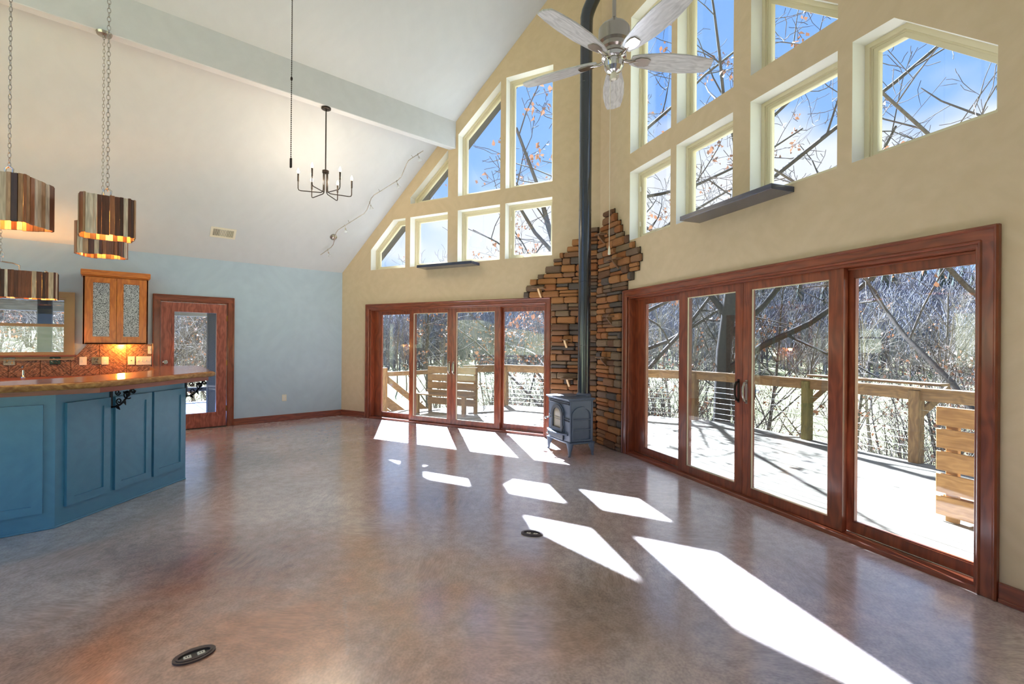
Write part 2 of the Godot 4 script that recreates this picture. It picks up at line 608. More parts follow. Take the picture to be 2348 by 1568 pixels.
# window openings of one prow wall as polygons of (distance from the point, height)
func prow_openings() -> Array:
	var o := []
	for i in 3:
		o.append([Vector2(WS[i][0], Y_SILL), Vector2(WS[i][1], Y_SILL), Vector2(WS[i][1], Y_TOP), Vector2(WS[i][0], Y_TOP)])
	o.append([Vector2(3.5497, Y_SILL), Vector2(4.3591, Y_SILL), Vector2(4.3591, 3.115), Vector2(3.8235, Y_TOP), Vector2(3.5497, Y_TOP)])
	o.append([Vector2(0.7399, Y_UP), Vector2(1.539, Y_UP), Vector2(1.539, 5.601), Vector2(0.7399, 5.601)])
	o.append([Vector2(1.6362, Y_UP), Vector2(2.4385, Y_UP), Vector2(2.4385, 4.8775), Vector2(1.6362, 5.57)])
	o.append([Vector2(2.6406, Y_UP), Vector2(3.4407, Y_UP), Vector2(3.4407, 3.964), Vector2(2.6406, 4.66)])
	return o

func flip(poly: Array, sg: float) -> PackedVector2Array:
	var q := PackedVector2Array()
	for p in poly: q.append(Vector2(p.x * sg, p.y))
	if Geometry2D.is_polygon_clockwise(q): q.reverse()
	return q

func inset(p: PackedVector2Array, d: float) -> PackedVector2Array:
	var q := PackedVector2Array()
	var k := p.size()
	var sg := -1.0 if Geometry2D.is_polygon_clockwise(p) else 1.0
	for i in k:
		var a := p[(i - 1 + k) % k]
		var b := p[i]
		var c := p[(i + 1) % k]
		var n1 := (b - a).normalized().orthogonal() * -sg
		var n2 := (c - b).normalized().orthogonal() * -sg
		var bis := (n1 + n2).normalized()
		q.append(b + bis * (d / maxf(bis.dot(n1), 0.2)))
	return q

func csg_wall(called: String, outline: PackedVector2Array, holes: Array, depth: float, xf: Transform3D, m: Material, label: String) -> CSGPolygon3D:
	var w := CSGPolygon3D.new()
	w.name = called
	w.polygon = outline
	w.depth = depth
	w.material = m
	for h in holes:
		var c := CSGPolygon3D.new()
		c.name = "opening"
		c.operation = CSGShape3D.OPERATION_SUBTRACTION
		c.polygon = h
		c.depth = depth + 0.4
		c.position.z = 0.2
		c.material = M.reveal
		w.add_child(c, true)
	add_child(w)
	w.transform = xf
	meta(w, label, "wall", "", "structure")
	return w

const DOORS := [
	# casing from, to; glass spans; wall sign
	[0.7415, 4.4606, [[0.884, 1.615], [1.737, 2.478], [2.655, 3.385], [3.48, 4.185]]],
	[0.6316, 4.3802, [[0.945, 1.608], [1.777, 2.445], [2.628, 3.356], [3.503, 4.231]]]]
const DOOR_TOP := 2.106

func roof_slab(plan: PackedVector2Array, lift: float, thick: float, mb: MB) -> void:
	# plan polygon in (x, z), bottom on the roof plane
	var q := plan.duplicate()
	if Geometry2D.is_polygon_clockwise(q): q.reverse()
	var lo := []
	var hi := []
	for p in q:
		lo.append(Vector3(p.x, roof_y(p.x) + lift, p.y))
		hi.append(Vector3(p.x, roof_y(p.x) + lift + thick, p.y))
	var t := Geometry2D.triangulate_polygon(q)
	var mid := Vector3.ZERO
	for i in lo.size(): mid += (lo[i] + hi[i]) * 0.5 / lo.size()
	for i in range(0, t.size(), 3):
		mb.otri(lo[t[i]], lo[t[i + 1]], lo[t[i + 2]], lo[t[i]] + Vector3.UP)
		mb.otri(hi[t[i]], hi[t[i + 1]], hi[t[i + 2]], hi[t[i]] + Vector3.DOWN)
	for i in q.size():
		var j := (i + 1) % q.size()
		mb.oquad(lo[i], lo[j], hi[j], hi[i], mid)

func zline(x: float, off: float) -> float:
	# z of the prow wall plane (off = distance into the room) at x
	return (off - C * -absf(x)) / S if true else 0.0

func build_shell() -> void:
	# floor slab, cut to the prow
	var fp := PackedVector2Array([Vector2(0, 0.02), Vector2(XL - 0.1, ZL + 0.04), Vector2(XL - 0.1, ZR), Vector2(8.0, ZR), Vector2(8.0, 3.0), Vector2(-XL + 0.1, 3.0), Vector2(-XL + 0.1, ZL + 0.04)])
	for i in fp.size(): fp[i] = Vector2(fp[i].x, fp[i].y - (0.24 if i in [0, 1, 6] else 0.0))
	var xf := Transform3D(Basis(Vector3.RIGHT, Vector3(0, 0, 1), Vector3.DOWN), Vector3.ZERO)
	solo("floor", MB.new().prism(fp, 0.0, 0.2, xf), M.floor, "polished acid-stained concrete floor in mottled brown and mauve", "floor", Transform3D(), "", "structure")
	# prow walls
	for k in 2:
		var sg := -1.0 if k == 0 else 1.0
		var holes := []
		for o in prow_openings(): holes.append(flip(o, sg))
		var d: Array = DOORS[k]
		holes.append(flip([Vector2(d[0] + 0.085, -0.6), Vector2(d[1] - 0.085, -0.6), Vector2(d[1] - 0.085, DOOR_TOP - 0.08), Vector2(d[0] + 0.085, DOOR_TOP - 0.08)], sg))
		var ol := flip([Vector2(-0.10, -0.2), Vector2(LW + 0.1, -0.2), Vector2(LW + 0.1, EAVE + 0.02), Vector2(LW, EAVE + 0.10), Vector2(0, RIDGE + 0.1), Vector2(-0.1, RIDGE + 0.1)], sg)
		csg_wall(["wall_front_left", "wall_front_right"][k], ol, holes, 0.26, [FA, FB][k], M.tan, ["tan plaster gable wall beside the blue wall, with white-reveal windows", "tan plaster gable wall right of the stovepipe, with white-reveal windows"][k])
	# blue side wall: local x = -z
	var bw := PackedVector2Array([Vector2(-ZR, -0.2), Vector2(-ZL + 0.08, -0.2), Vector2(-ZL + 0.08, EAVE + 0.02), Vector2(-ZR, EAVE + 0.02)])
	var bh := [PackedVector2Array([Vector2(-4.685, -0.6), Vector2(-3.757, -0.6), Vector2(-3.757, 2.045), Vector2(-4.685, 2.045)]),
		PackedVector2Array([Vector2(-7.4, 1.2), Vector2(-5.7, 1.2), Vector2(-5.7, 2.0), Vector2(-7.4, 2.0)])]
	csg_wall("wall_left", bw, bh, 0.2, FL, M.blue, "pale blue side wall with the wooden door and kitchen window")
	# right wall with a wide opening to a side room, and rear wall, behind the camera
	var fr := Transform3D(Basis(Vector3(0, 0, 1), Vector3.UP, Vector3(-1, 0, 0)), Vector3(-XL, 0, 0))
	csg_wall("wall_right", PackedVector2Array([Vector2(ZL - 0.08, -0.2), Vector2(ZR, -0.2), Vector2(ZR, EAVE + 0.02), Vector2(ZL - 0.08, EAVE + 0.02)]),
		[PackedVector2Array([Vector2(3.4, -0.6), Vector2(7.9, -0.6), Vector2(7.9, 2.4), Vector2(3.4, 2.4)])], 0.16, fr, M.tan, "tan side wall with a wide opening behind the camera")
	var fz := Transform3D(Basis(Vector3(-1, 0, 0), Vector3.UP, Vector3(0, 0, -1)), Vector3(0, 0, ZR))
	var hw := -XL
	csg_wall("wall_back", PackedVector2Array([Vector2(-8.2, -0.2), Vector2(hw + 0.2, -0.2), Vector2(hw + 0.2, EAVE - 0.1), Vector2(0, RIDGE + 0.1), Vector2(-hw, EAVE + 0.1), Vector2(-8.2, EAVE)]),
		[PackedVector2Array([Vector2(-4.4, 0.08), Vector2(-0.2, 0.08), Vector2(-0.2, 2.5), Vector2(-4.4, 2.5)]), PackedVector2Array([Vector2(0.2, 0.08), Vector2(4.4, 0.08), Vector2(4.4, 2.5), Vector2(0.2, 2.5)]),
		PackedVector2Array([Vector2(-3.9, 2.75), Vector2(3.9, 2.75), Vector2(3.9, 3.15), Vector2(0, 6.9), Vector2(-3.9, 3.15)])], 0.2, fz, M.tan, "tan rear gable wall with windows, behind the camera")
	var fs := Transform3D(Basis(Vector3(0, 0, 1), Vector3.UP, Vector3(-1, 0, 0)), Vector3(8.0, 0, 0))
	csg_wall("wall_side_room", PackedVector2Array([Vector2(2.8, -0.2), Vector2(ZR, -0.2), Vector2(ZR, 2.7), Vector2(2.8, 2.7)]),
		[PackedVector2Array([Vector2(3.4, 0.3), Vector2(8.1, 0.3), Vector2(8.1, 2.3), Vector2(3.4, 2.3)])], 0.16, fs, M.tan, "tan outer wall of the side room, with a long window")
	solo("wall_side_room_end", MB.new().bx(-XL + 0.1, 8.1, -0.2, 2.7, 2.84, 3.0), M.tan, "tan end wall of the side room", "wall", Transform3D(), "", "structure")
	solo("ceiling_side_room", MB.new().bx(-XL + 0.02, 8.1, 2.5, 2.7, 2.84, ZR), M.ceiling, "flat white ceiling of the side room", "ceiling", Transform3D(), "", "structure")
	# sloping ceilings and roof overhang
	for k in 2:
		var sg := -1.0 if k == 0 else 1.0
		var m := MB.new()
		roof_slab(PackedVector2Array([Vector2(0, -0.13 / S), Vector2(sg * 4.95, (-0.13 + C * 4.95) / S), Vector2(sg * 4.95, ZR), Vector2(0, ZR)]), 0.0, 0.18, m)
		solo(["ceiling_left", "ceiling_right"][k], m, M.ceiling, ["white sloping ceiling above the blue wall", "white sloping ceiling on the right of the ridge"][k], "ceiling", Transform3D(), "", "structure")
		var e := MB.new()
		roof_slab(PackedVector2Array([Vector2(0, -0.53 / S), Vector2(sg * 5.2, (-0.53 + C * 5.2) / S), Vector2(sg * 5.2, ZR), Vector2(sg * 4.95, ZR), Vector2(sg * 4.95, (-0.13 + C * 4.95) / S), Vector2(0, -0.13 / S)]), 0.0, 0.24, e)
		solo(["roof_overhang", "roof_overhang"][k], e, M.soffit, ["dark brown roof overhang outside the windows beside the blue wall", "dark brown roof overhang outside the gable wall right of the stovepipe"][k], "roof", Transform3D(), "", "structure")
		# purlin beam along the slope
		var b := MB.new().bx(-0.06, 0.06, 4.651, 5.12, 0.86, ZR, 0.006)
		solo("ceiling_beam", b, M.ceiling, ["white boxed beam carrying the chandelier along the left slope", "white boxed beam carrying the ceiling fan along the right slope"][k], "beam", at(sg * 2.378, 0, 0), "", "structure")
	# baseboards
	var bb := func(called: String, a: Vector3, b: Vector3, nn: Vector3, label: String) -> void:
		var o := nn * 0.009
		var m := MB.new().bar(a + o + Vector3.UP * 0.055, b + o + Vector3.UP * 0.055, 0.018, 0.11, 0.003)
		m.bar(a + nn * 0.013 + Vector3.UP * 0.012, b + nn * 0.013 + Vector3.UP * 0.012, 0.026, 0.024, 0.004)
		solo(called, m, M.casing_h, label, "baseboard", Transform3D(), "", "structure")
	bb.call("baseboard_left", FL * Vector3(-ZL - 0.01, 0, 0), FL * Vector3(-3.675, 0, 0), Vector3(1, 0, 0), "red-brown wooden baseboard along the pale blue wall")
	bb.call("baseboard_front_left", FA * Vector3(-LW + 0.01, 0, 0), FA * Vector3(-4.462, 0, 0), FA.basis.z, "red-brown wooden baseboard between blue wall and glass doors")
	bb.call("baseboard_front_right", FB * Vector3(4.382, 0, 0), FB * Vector3(LW - 0.01, 0, 0), FB.basis.z, "red-brown wooden baseboard at the end of the large glass doors")

func build_prow_windows() -> void:
	var names := ["rectangular cream-framed %s casement window nearest the stone corner", "cream-framed square window second from the stone corner, %s lower row", "cream-framed square window third from the stone corner, %s lower row", "cream-framed corner window with a slanted top, %s lower row",
		"tall cream-framed window beside the stovepipe, %s upper row", "cream-framed upper window with a roof-sloped top, %s", "small triangular cream-framed window under the roof slope, %s"]
	var no := 0
	for k in 2:
		var sg := -1.0 if k == 0 else 1.0
		var ops := prow_openings()
		for i in ops.size():
			no += 1
			var w := thing("window_%d" % no, names[i] % ["blue-wall side" if k == 0 else "fan side"], "window", [FA, FB][k], "", "structure")
			var p := flip(ops[i], sg)
			var p1 := inset(p, 0.032)
			var p2 := inset(p, 0.044)
			var p3 := inset(p, 0.075)
			part(w, "outer_frame", MB.new().ring(inset(p, -0.004), p1, -0.21, -0.13), M.cream)
			part(w, "glazing_groove", MB.new().ring(p1, p2, -0.2, -0.148), M.cream)
			if i == 0:
				# hinged casement, a little open on the fan side
				var hinge := -sg * 0.0
				var sash := Node3D.new()
				sash.name = "sash"
				w.add_child(sash, true)
				var fr := part(sash, "sash_frame", MB.new().ring(inset(p, 0.036), inset(p, 0.08), -0.19, -0.15), M.cream)
				part(sash, "glass_pane", MB.new().prism(inset(p, 0.07), -0.173, -0.167), M.glass)
				fr.position.z = hinge
				var cr := MB.new().bx(-0.06, 0.06, 0, 0.018, -0.145, -0.105, 0.004).tube([Vector3(0, 0.018, -0.12), Vector3(0.01, 0.03, -0.1), Vector3(-0.05, 0.035, -0.085), Vector3(-0.1, 0.03, -0.08)], 0.006, 6)
				part(w, "crank_handle", cr, M.plate, at(sg * 1.2, Y_SILL + 0.03, 0))
				for yy in [2.95, 3.4]:
					part(w, "sash_lock", MB.new().bx(-0.008, 0.008, -0.03, 0.03, -0.14, -0.12, 0.003), M.plate, at(sg * (0.785 if k == 1 else 1.5), yy, 0))
			else:
				part(w, "inner_frame", MB.new().ring(p2, p3, -0.205, -0.155), M.cream)
				part(w, "glass_pane", MB.new().prism(inset(p, 0.066), -0.178, -0.172), M.glass)
	# plain windows behind the camera and in the side room
	var fz := Transform3D(Basis(Vector3(-1, 0, 0), Vector3.UP, Vector3(0, 0, -1)), Vector3(0, 0, ZR))
	var fs := Transform3D(Basis(Vector3(0, 0, 1), Vector3.UP, Vector3(-1, 0, 0)), Vector3(8.0, 0, 0))
	var rest := [[PackedVector2Array([Vector2(-4.4, 0.08), Vector2(-0.2, 0.08), Vector2(-0.2, 2.5), Vector2(-4.4, 2.5)]), fz, "wide rear window left of the gable, behind the camera"], [PackedVector2Array([Vector2(0.2, 0.08), Vector2(4.4, 0.08), Vector2(4.4, 2.5), Vector2(0.2, 2.5)]), fz, "wide rear window on the kitchen side, behind the camera"],
		[PackedVector2Array([Vector2(-3.9, 2.75), Vector2(3.9, 2.75), Vector2(3.9, 3.15), Vector2(0, 6.9), Vector2(-3.9, 3.15)]), fz, "pointed rear gable window, behind the camera"], [PackedVector2Array([Vector2(3.4, 0.3), Vector2(8.1, 0.3), Vector2(8.1, 2.3), Vector2(3.4, 2.3)]), fs, "long window of the side room"]]
	for q in rest:
		no += 1
		var w := thing("window_%d" % no, q[2], "window", q[1], "", "structure")
		part(w, "outer_frame", MB.new().ring(q[0], inset(q[0], 0.05), -0.14, -0.06), M.cream)
		part(w, "glass_pane", MB.new().prism(inset(q[0], 0.045), -0.103, -0.097), M.glass)

func build_sliders() -> void:
	for k in 2:
		var sg := -1.0 if k == 0 else 1.0
		var d: Array = DOORS[k]
		var s0: float = d[0]
		var s1: float = d[1]
		var gl: Array = d[2]
		var w := thing("door_%d" % (k + 1), ["four-panel sliding glass door beside the pale blue wall, red-brown wood frame", "large four-panel sliding glass door below the ceiling fan, red-brown wood frame"][k], "sliding door", [FA, FB][k], "", "structure")
		var b := func(a0: float, a1: float, y0: float, y1: float, z0: float, z1: float, bev := 0.003) -> MB:
			return MB.new().bx(sg * a0, sg * a1, y0, y1, z0, z1, bev)
		# moulded casing: flat, back band on the outside, bead on the inside
		for e in [[s0, 1.0], [s1, -1.0]]:
			var a: float = e[0]
			var g: float = e[1]
			var m: MB = b.call(a, a + g * 0.095, 0.0, DOOR_TOP, 0.0, 0.022)
			m.bx(sg * a, sg * (a + g * 0.022), 0.0, DOOR_TOP, 0.0, 0.036, 0.008)
			m.bx(sg * (a + g * 0.075), sg * (a + g * 0.095), 0.0, DOOR_TOP - 0.075, 0.0, 0.03, 0.007)
			part(w, "side_casing", m, M.casing_v)
		var h: MB = b.call(s0 + 0.001, s1 - 0.001, DOOR_TOP - 0.095, DOOR_TOP, 0.0, 0.0225)
		h.bx(sg * s0, sg * s1, DOOR_TOP - 0.022, DOOR_TOP, 0.0, 0.0365, 0.008)
		h.bx(sg * (s0 + 0.075), sg * (s1 - 0.075), DOOR_TOP - 0.095, DOOR_TOP - 0.075, 0.0, 0.0305, 0.007)
		part(w, "head_casing", h, M.casing_h)
		var i0 := s0 + 0.085
		var i1 := s1 - 0.085
		var ty := DOOR_TOP - 0.085
		part(w, "side_jamb", b.call(i0, i0 + 0.03, 0.0, ty, -0.22, 0.004), M.casing_v)
		part(w, "side_jamb", b.call(i1 - 0.03, i1, 0.0, ty, -0.22, 0.004), M.casing_v)
		var hj: MB = b.call(i0, i1, ty - 0.03, ty, -0.22, 0.004)
		hj.bx(sg * (i0 + 0.03), sg * (i1 - 0.03), ty - 0.046, ty - 0.03, -0.10, -0.085, 0.003)
		part(w, "head_jamb", hj, M.casing_h)
		part(w, "sill", b.call(i0, i1, -0.1, 0.034, -0.26, 0.012, 0.006), M.casing_h)
		part(w, "sill_track", b.call(i0 + 0.03, i1 - 0.03, 0.034, 0.044, -0.15, -0.09, 0.002), M.nickel)
		# panels, fixed outside ones behind the two sliding ones
		var edge := [[i0 + 0.03, (gl[0][1] + gl[1][0]) * 0.5 + 0.035], [(gl[0][1] + gl[1][0]) * 0.5 - 0.04, (gl[1][1] + gl[2][0]) * 0.5 - 0.002], [(gl[1][1] + gl[2][0]) * 0.5 + 0.002, (gl[2][1] + gl[3][0]) * 0.5 + 0.04], [(gl[2][1] + gl[3][0]) * 0.5 - 0.035, i1 - 0.03]]
		for i in 4:
			var slide := i == 1 or i == 2
			var z0 := -0.088 if slide else -0.152
			var z1 := -0.040 if slide else -0.100
			var e: Array = edge[i]
			var g0: float = gl[i][0]
			var g1: float = gl[i][1]
			var po := flip([Vector2(e[0], 0.036), Vector2(e[1], 0.036), Vector2(e[1], ty - 0.03), Vector2(e[0], ty - 0.03)], sg)
			var pi := flip([Vector2(g0, 0.115), Vector2(g1, 0.115), Vector2(g1, 1.92), Vector2(g0, 1.92)], sg)
			var pn := part(w, "door_panel", MB.new().ring(po, pi, z0, z1), M.casing_v)
			part(pn, "glass_pane", MB.new().prism(inset(pi, -0.004), (z0 + z1) / 2 - 0.006, (z0 + z1) / 2 + 0.004), M.glass_screen if slide else M.glass)
			part(pn, "glazing_bead", MB.new().ring(inset(pi, -0.004), inset(pi, 0.008), z1 - 0.02, z1 - 0.008), M.casing_v if not slide else M.cream)
			if slide:
				var hx: float = sg * ((gl[1][1] + 0.045) if i == 1 else (gl[2][0] - 0.045))
				var mt: Material = M.bronze if (k == 1 and i == 1) else M.nickel
				var hd := MB.new().bx(-0.014, 0.014, -0.11, 0.11, 0, 0.006, 0.003)
				hd.tube([Vector3(0, -0.09, 0), Vector3(0, -0.08, 0.03), Vector3(0, -0.04, 0.045), Vector3(0, 0, 0.048), Vector3(0, 0.04, 0.045), Vector3(0, 0.08, 0.03), Vector3(0, 0.09, 0)], [0.012, 0.011, 0.010, 0.010, 0.010, 0.011, 0.012], 8)
				part(pn, "pull_handle", hd, mt, at(hx, 0.985, z1))
				part(pn, "outside_handle", MB.new().tube([Vector3(0, -0.08, 0), Vector3(0, -0.07, -0.04), Vector3(0, 0, -0.05), Vector3(0, 0.07, -0.04), Vector3(0, 0.08, 0)], 0.011, 8), M.iron, at(hx, 0.985, z0))

func build_porch_side() -> void:
	# wooden door in the blue wall (local x = -z)
	var w := thing("door_3", "red-brown oak door with a tall glass lite in the blue wall", "door", FL, "", "structure")
	for e in [[-4.765, -4.675], [-3.767, -3.677]]:
		var m := MB.new().bx(e[0], e[1], 0, 2.12, 0, 0.02, 0.004)
		m.bx(e[0] if e[0] < -4.7 else e[1] - 0.018, e[0] + 0.018 if e[0] < -4.7 else e[1], 0, 2.12, 0, 0.032, 0.006)
		part(w, "side_casing", m, M.casing_v)
	part(w, "head_casing", MB.new().bx(-4.764, -3.678, 2.03, 2.12, 0, 0.0205, 0.004).bx(-4.765, -3.677, 2.102, 2.121, 0, 0.0325, 0.006), M.casing_h)
	part(w, "jamb", MB.new().bx(-4.69, -4.665, 0, 2.04, -0.16, 0.0, 0.002).bx(-3.777, -3.752, 0, 2.04, -0.16, 0.0, 0.002).bx(-4.665, -3.777, 2.01, 2.04, -0.16, 0.0, 0.002), M.casing_v)
	var po := PackedVector2Array([Vector2(-4.66, 0.012), Vector2(-3.782, 0.012), Vector2(-3.782, 2.005), Vector2(-4.66, 2.005)])
	var pi := PackedVector2Array([Vector2(-4.494, 0.245), Vector2(-3.928, 0.245), Vector2(-3.928, 1.86), Vector2(-4.494, 1.86)])
	var leaf := part(w, "door_leaf", MB.new().ring(po, pi, -0.055, -0.012), M.door_v)
	part(leaf, "glass_bead", MB.new().ring(inset(pi, -0.028), pi, -0.012, 0.0), M.door_v)
	part(leaf, "glass_pane", MB.new().prism(inset(pi, -0.003), -0.036, -0.03), M.glass)
	part(leaf, "deadbolt", MB.new().lathe([Vector2(0, 0.02), Vector2(0.02, 0.02), Vector2(0.033, 0.012), Vector2(0.036, 0)], 20, Transform3D(Basis(Vector3.RIGHT, PI / 2), Vector3(-4.605, 1.075, -0.012))), M.nickel)
	part(leaf, "door_knob", MB.new().lathe([Vector2(0, 0.07), Vector2(0.02, 0.066), Vector2(0.03, 0.052), Vector2(0.026, 0.038), Vector2(0.012, 0.03), Vector2(0.012, 0.008), Vector2(0.034, 0.006), Vector2(0.036, 0)], 20, Transform3D(Basis(Vector3.RIGHT, PI / 2), Vector3(-4.605, 0.93, -0.012))), M.nickel)
	for yy in [0.3, 1.05, 1.78]:
		part(w, "hinge", MB.new().cyl(Vector3(-3.779, yy - 0.045, -0.004), Vector3(-3.779, yy + 0.045, -0.004), 0.008, 8), M.brass)
	part(w, "threshold", MB.new().bx(-4.665, -3.777, -0.02, 0.012, -0.18, 0.02, 0.004), M.bronze)
	# kitchen window
	var k := thing("window_19", "tan-framed double-hung kitchen window above the stone backsplash", "window", FL, "", "structure")
	var q := PackedVector2Array([Vector2(-7.4, 1.2), Vector2(-5.7, 1.2), Vector2(-5.7, 2.0), Vector2(-7.4, 2.0)])
	part(k, "casing", MB.new().ring(inset(q, -0.052), q, 0.0, 0.02), M.frame_tan)
	part(k, "casing_edge", MB.new().ring(inset(q, -0.068), inset(q, -0.05), 0.0, 0.034), M.frame_tan)
	part(k, "frame", MB.new().ring(q, inset(q, 0.022), -0.14, 0.0), M.frame_tan)
	part(k, "stool", MB.new().bx(-7.5, -5.61, 1.178, 1.2, -0.02, 0.06, 0.004), M.casing_h)
	for e in [[1.215, 1.61, -0.06, "lower_sash"], [1.6, 1.985, -0.09, "upper_sash"]]:
		var a := PackedVector2Array([Vector2(-7.38, e[0]), Vector2(-5.72, e[0]), Vector2(-5.72, e[1]), Vector2(-7.38, e[1])])
		var sh := part(k, e[3], MB.new().ring(a, inset(a, 0.025), e[2] - 0.015, e[2] + 0.015), M.frame_tan)
		part(sh, "glass_pane", MB.new().prism(inset(a, 0.022), e[2] - 0.003, e[2] + 0.003), M.glass)
	# covered porch outside
	var pd := thing("porch_floor", "blue painted board floor of the covered porch", "floor", Transform3D(), "", "structure")
	for i in 20:
		var z0 := 2.2 + i * 0.36
		part(pd, "floor_board", MB.new().bx(XL - 5.0, XL - 0.2, -0.14, -0.1, z0, z0 + 0.352, 0.004), M.porch_floor)
	var pr := thing("porch_roof", "open porch roof of weathered boards on dark rafters", "roof", Transform3D(), "", "structure")
	for i in 7:
		var x := XL - 0.25 - i * 0.42
		part(pr, "roof_board", MB.new().bx(x - 0.3, x, 2.38 - i * 0.045, 2.41 - i * 0.045, 2.4, 9.6, 0.003), M.porch_board)
	part(pr, "front_beam", MB.new().bx(XL - 3.15, XL - 3.0, 1.92, 2.1, 2.4, 9.6, 0.01), M.porch_board)
	part(pr, "roof_sheet", MB.new().prism(PackedVector2Array([Vector2(XL - 3.5, 2.16), Vector2(XL - 0.2, 2.5), Vector2(XL - 0.2, 2.56), Vector2(XL - 3.5, 2.22)]), 2.3, 9.7), M.soffit)
	for pq in [[3.64, "square black porch post seen through the wooden door's glass"], [6.06, "square black porch post seen through the kitchen window"]]:
		solo("porch_post", MB.new().bx(-0.09, 0.09, -0.1, 2.12, -0.09, 0.09, 0.01), M.black_post, pq[1], "post", at(XL - 2.2, 0, pq[0]))
	var lr := thing("porch_rail", "low black rail along the outer edge of the porch floor", "rail")
	part(lr, "rail_bar", MB.new().bx(XL - 4.95, XL - 4.85, 0.16, 0.26, 2.2, 9.3, 0.01), M.black_post)
	for z in [2.3, 4.6, 6.9, 9.2]:
		part(lr, "rail_post", MB.new().bx(XL - 4.94, XL - 4.86, -0.1, 0.16, z - 0.04, z + 0.04), M.black_post)

# ------------------------------------------------------------------ stacked stone
func stone_mesh(sd: int) -> ArrayMesh:
	var r := RandomNumberGenerator.new()
	r.seed = sd
	var o := [Vector2(-0.5, -0.36), Vector2(-0.42, -0.5), Vector2(0.1, -0.5), Vector2(0.44, -0.48), Vector2(0.5, -0.3), Vector2(0.5, 0.34), Vector2(0.4, 0.5), Vector2(-0.1, 0.5), Vector2(-0.44, 0.48), Vector2(-0.5, 0.25)]
	var m := MB.new()
	var a := []
	var b := []
	var c := []
	for p in o:
		var q: Vector2 = p + Vector2(r.randf_range(-0.02, 0.02), r.randf_range(-0.06, 0.06))
		q = Vector2(clampf(q.x, -0.5, 0.5), clampf(q.y, -0.5, 0.5))
		a.append(Vector3(q.x, q.y, 0))
		b.append(Vector3(q.x, q.y, r.randf_range(0.55, 0.72)))
		c.append(Vector3(q.x * r.randf_range(0.86, 0.94), q.y * r.randf_range(0.6, 0.74), r.randf_range(0.86, 1.0)))
	var mid := Vector3(0, 0, 0.95)
	var k := o.size()
	for i in k:
		var j := (i + 1) % k
		m.quad(a[i], a[j], b[j], b[i])
		m.quad(b[i], b[j], c[j], c[i])
		m.tri(c[i], c[j], mid)
	return m.mesh()

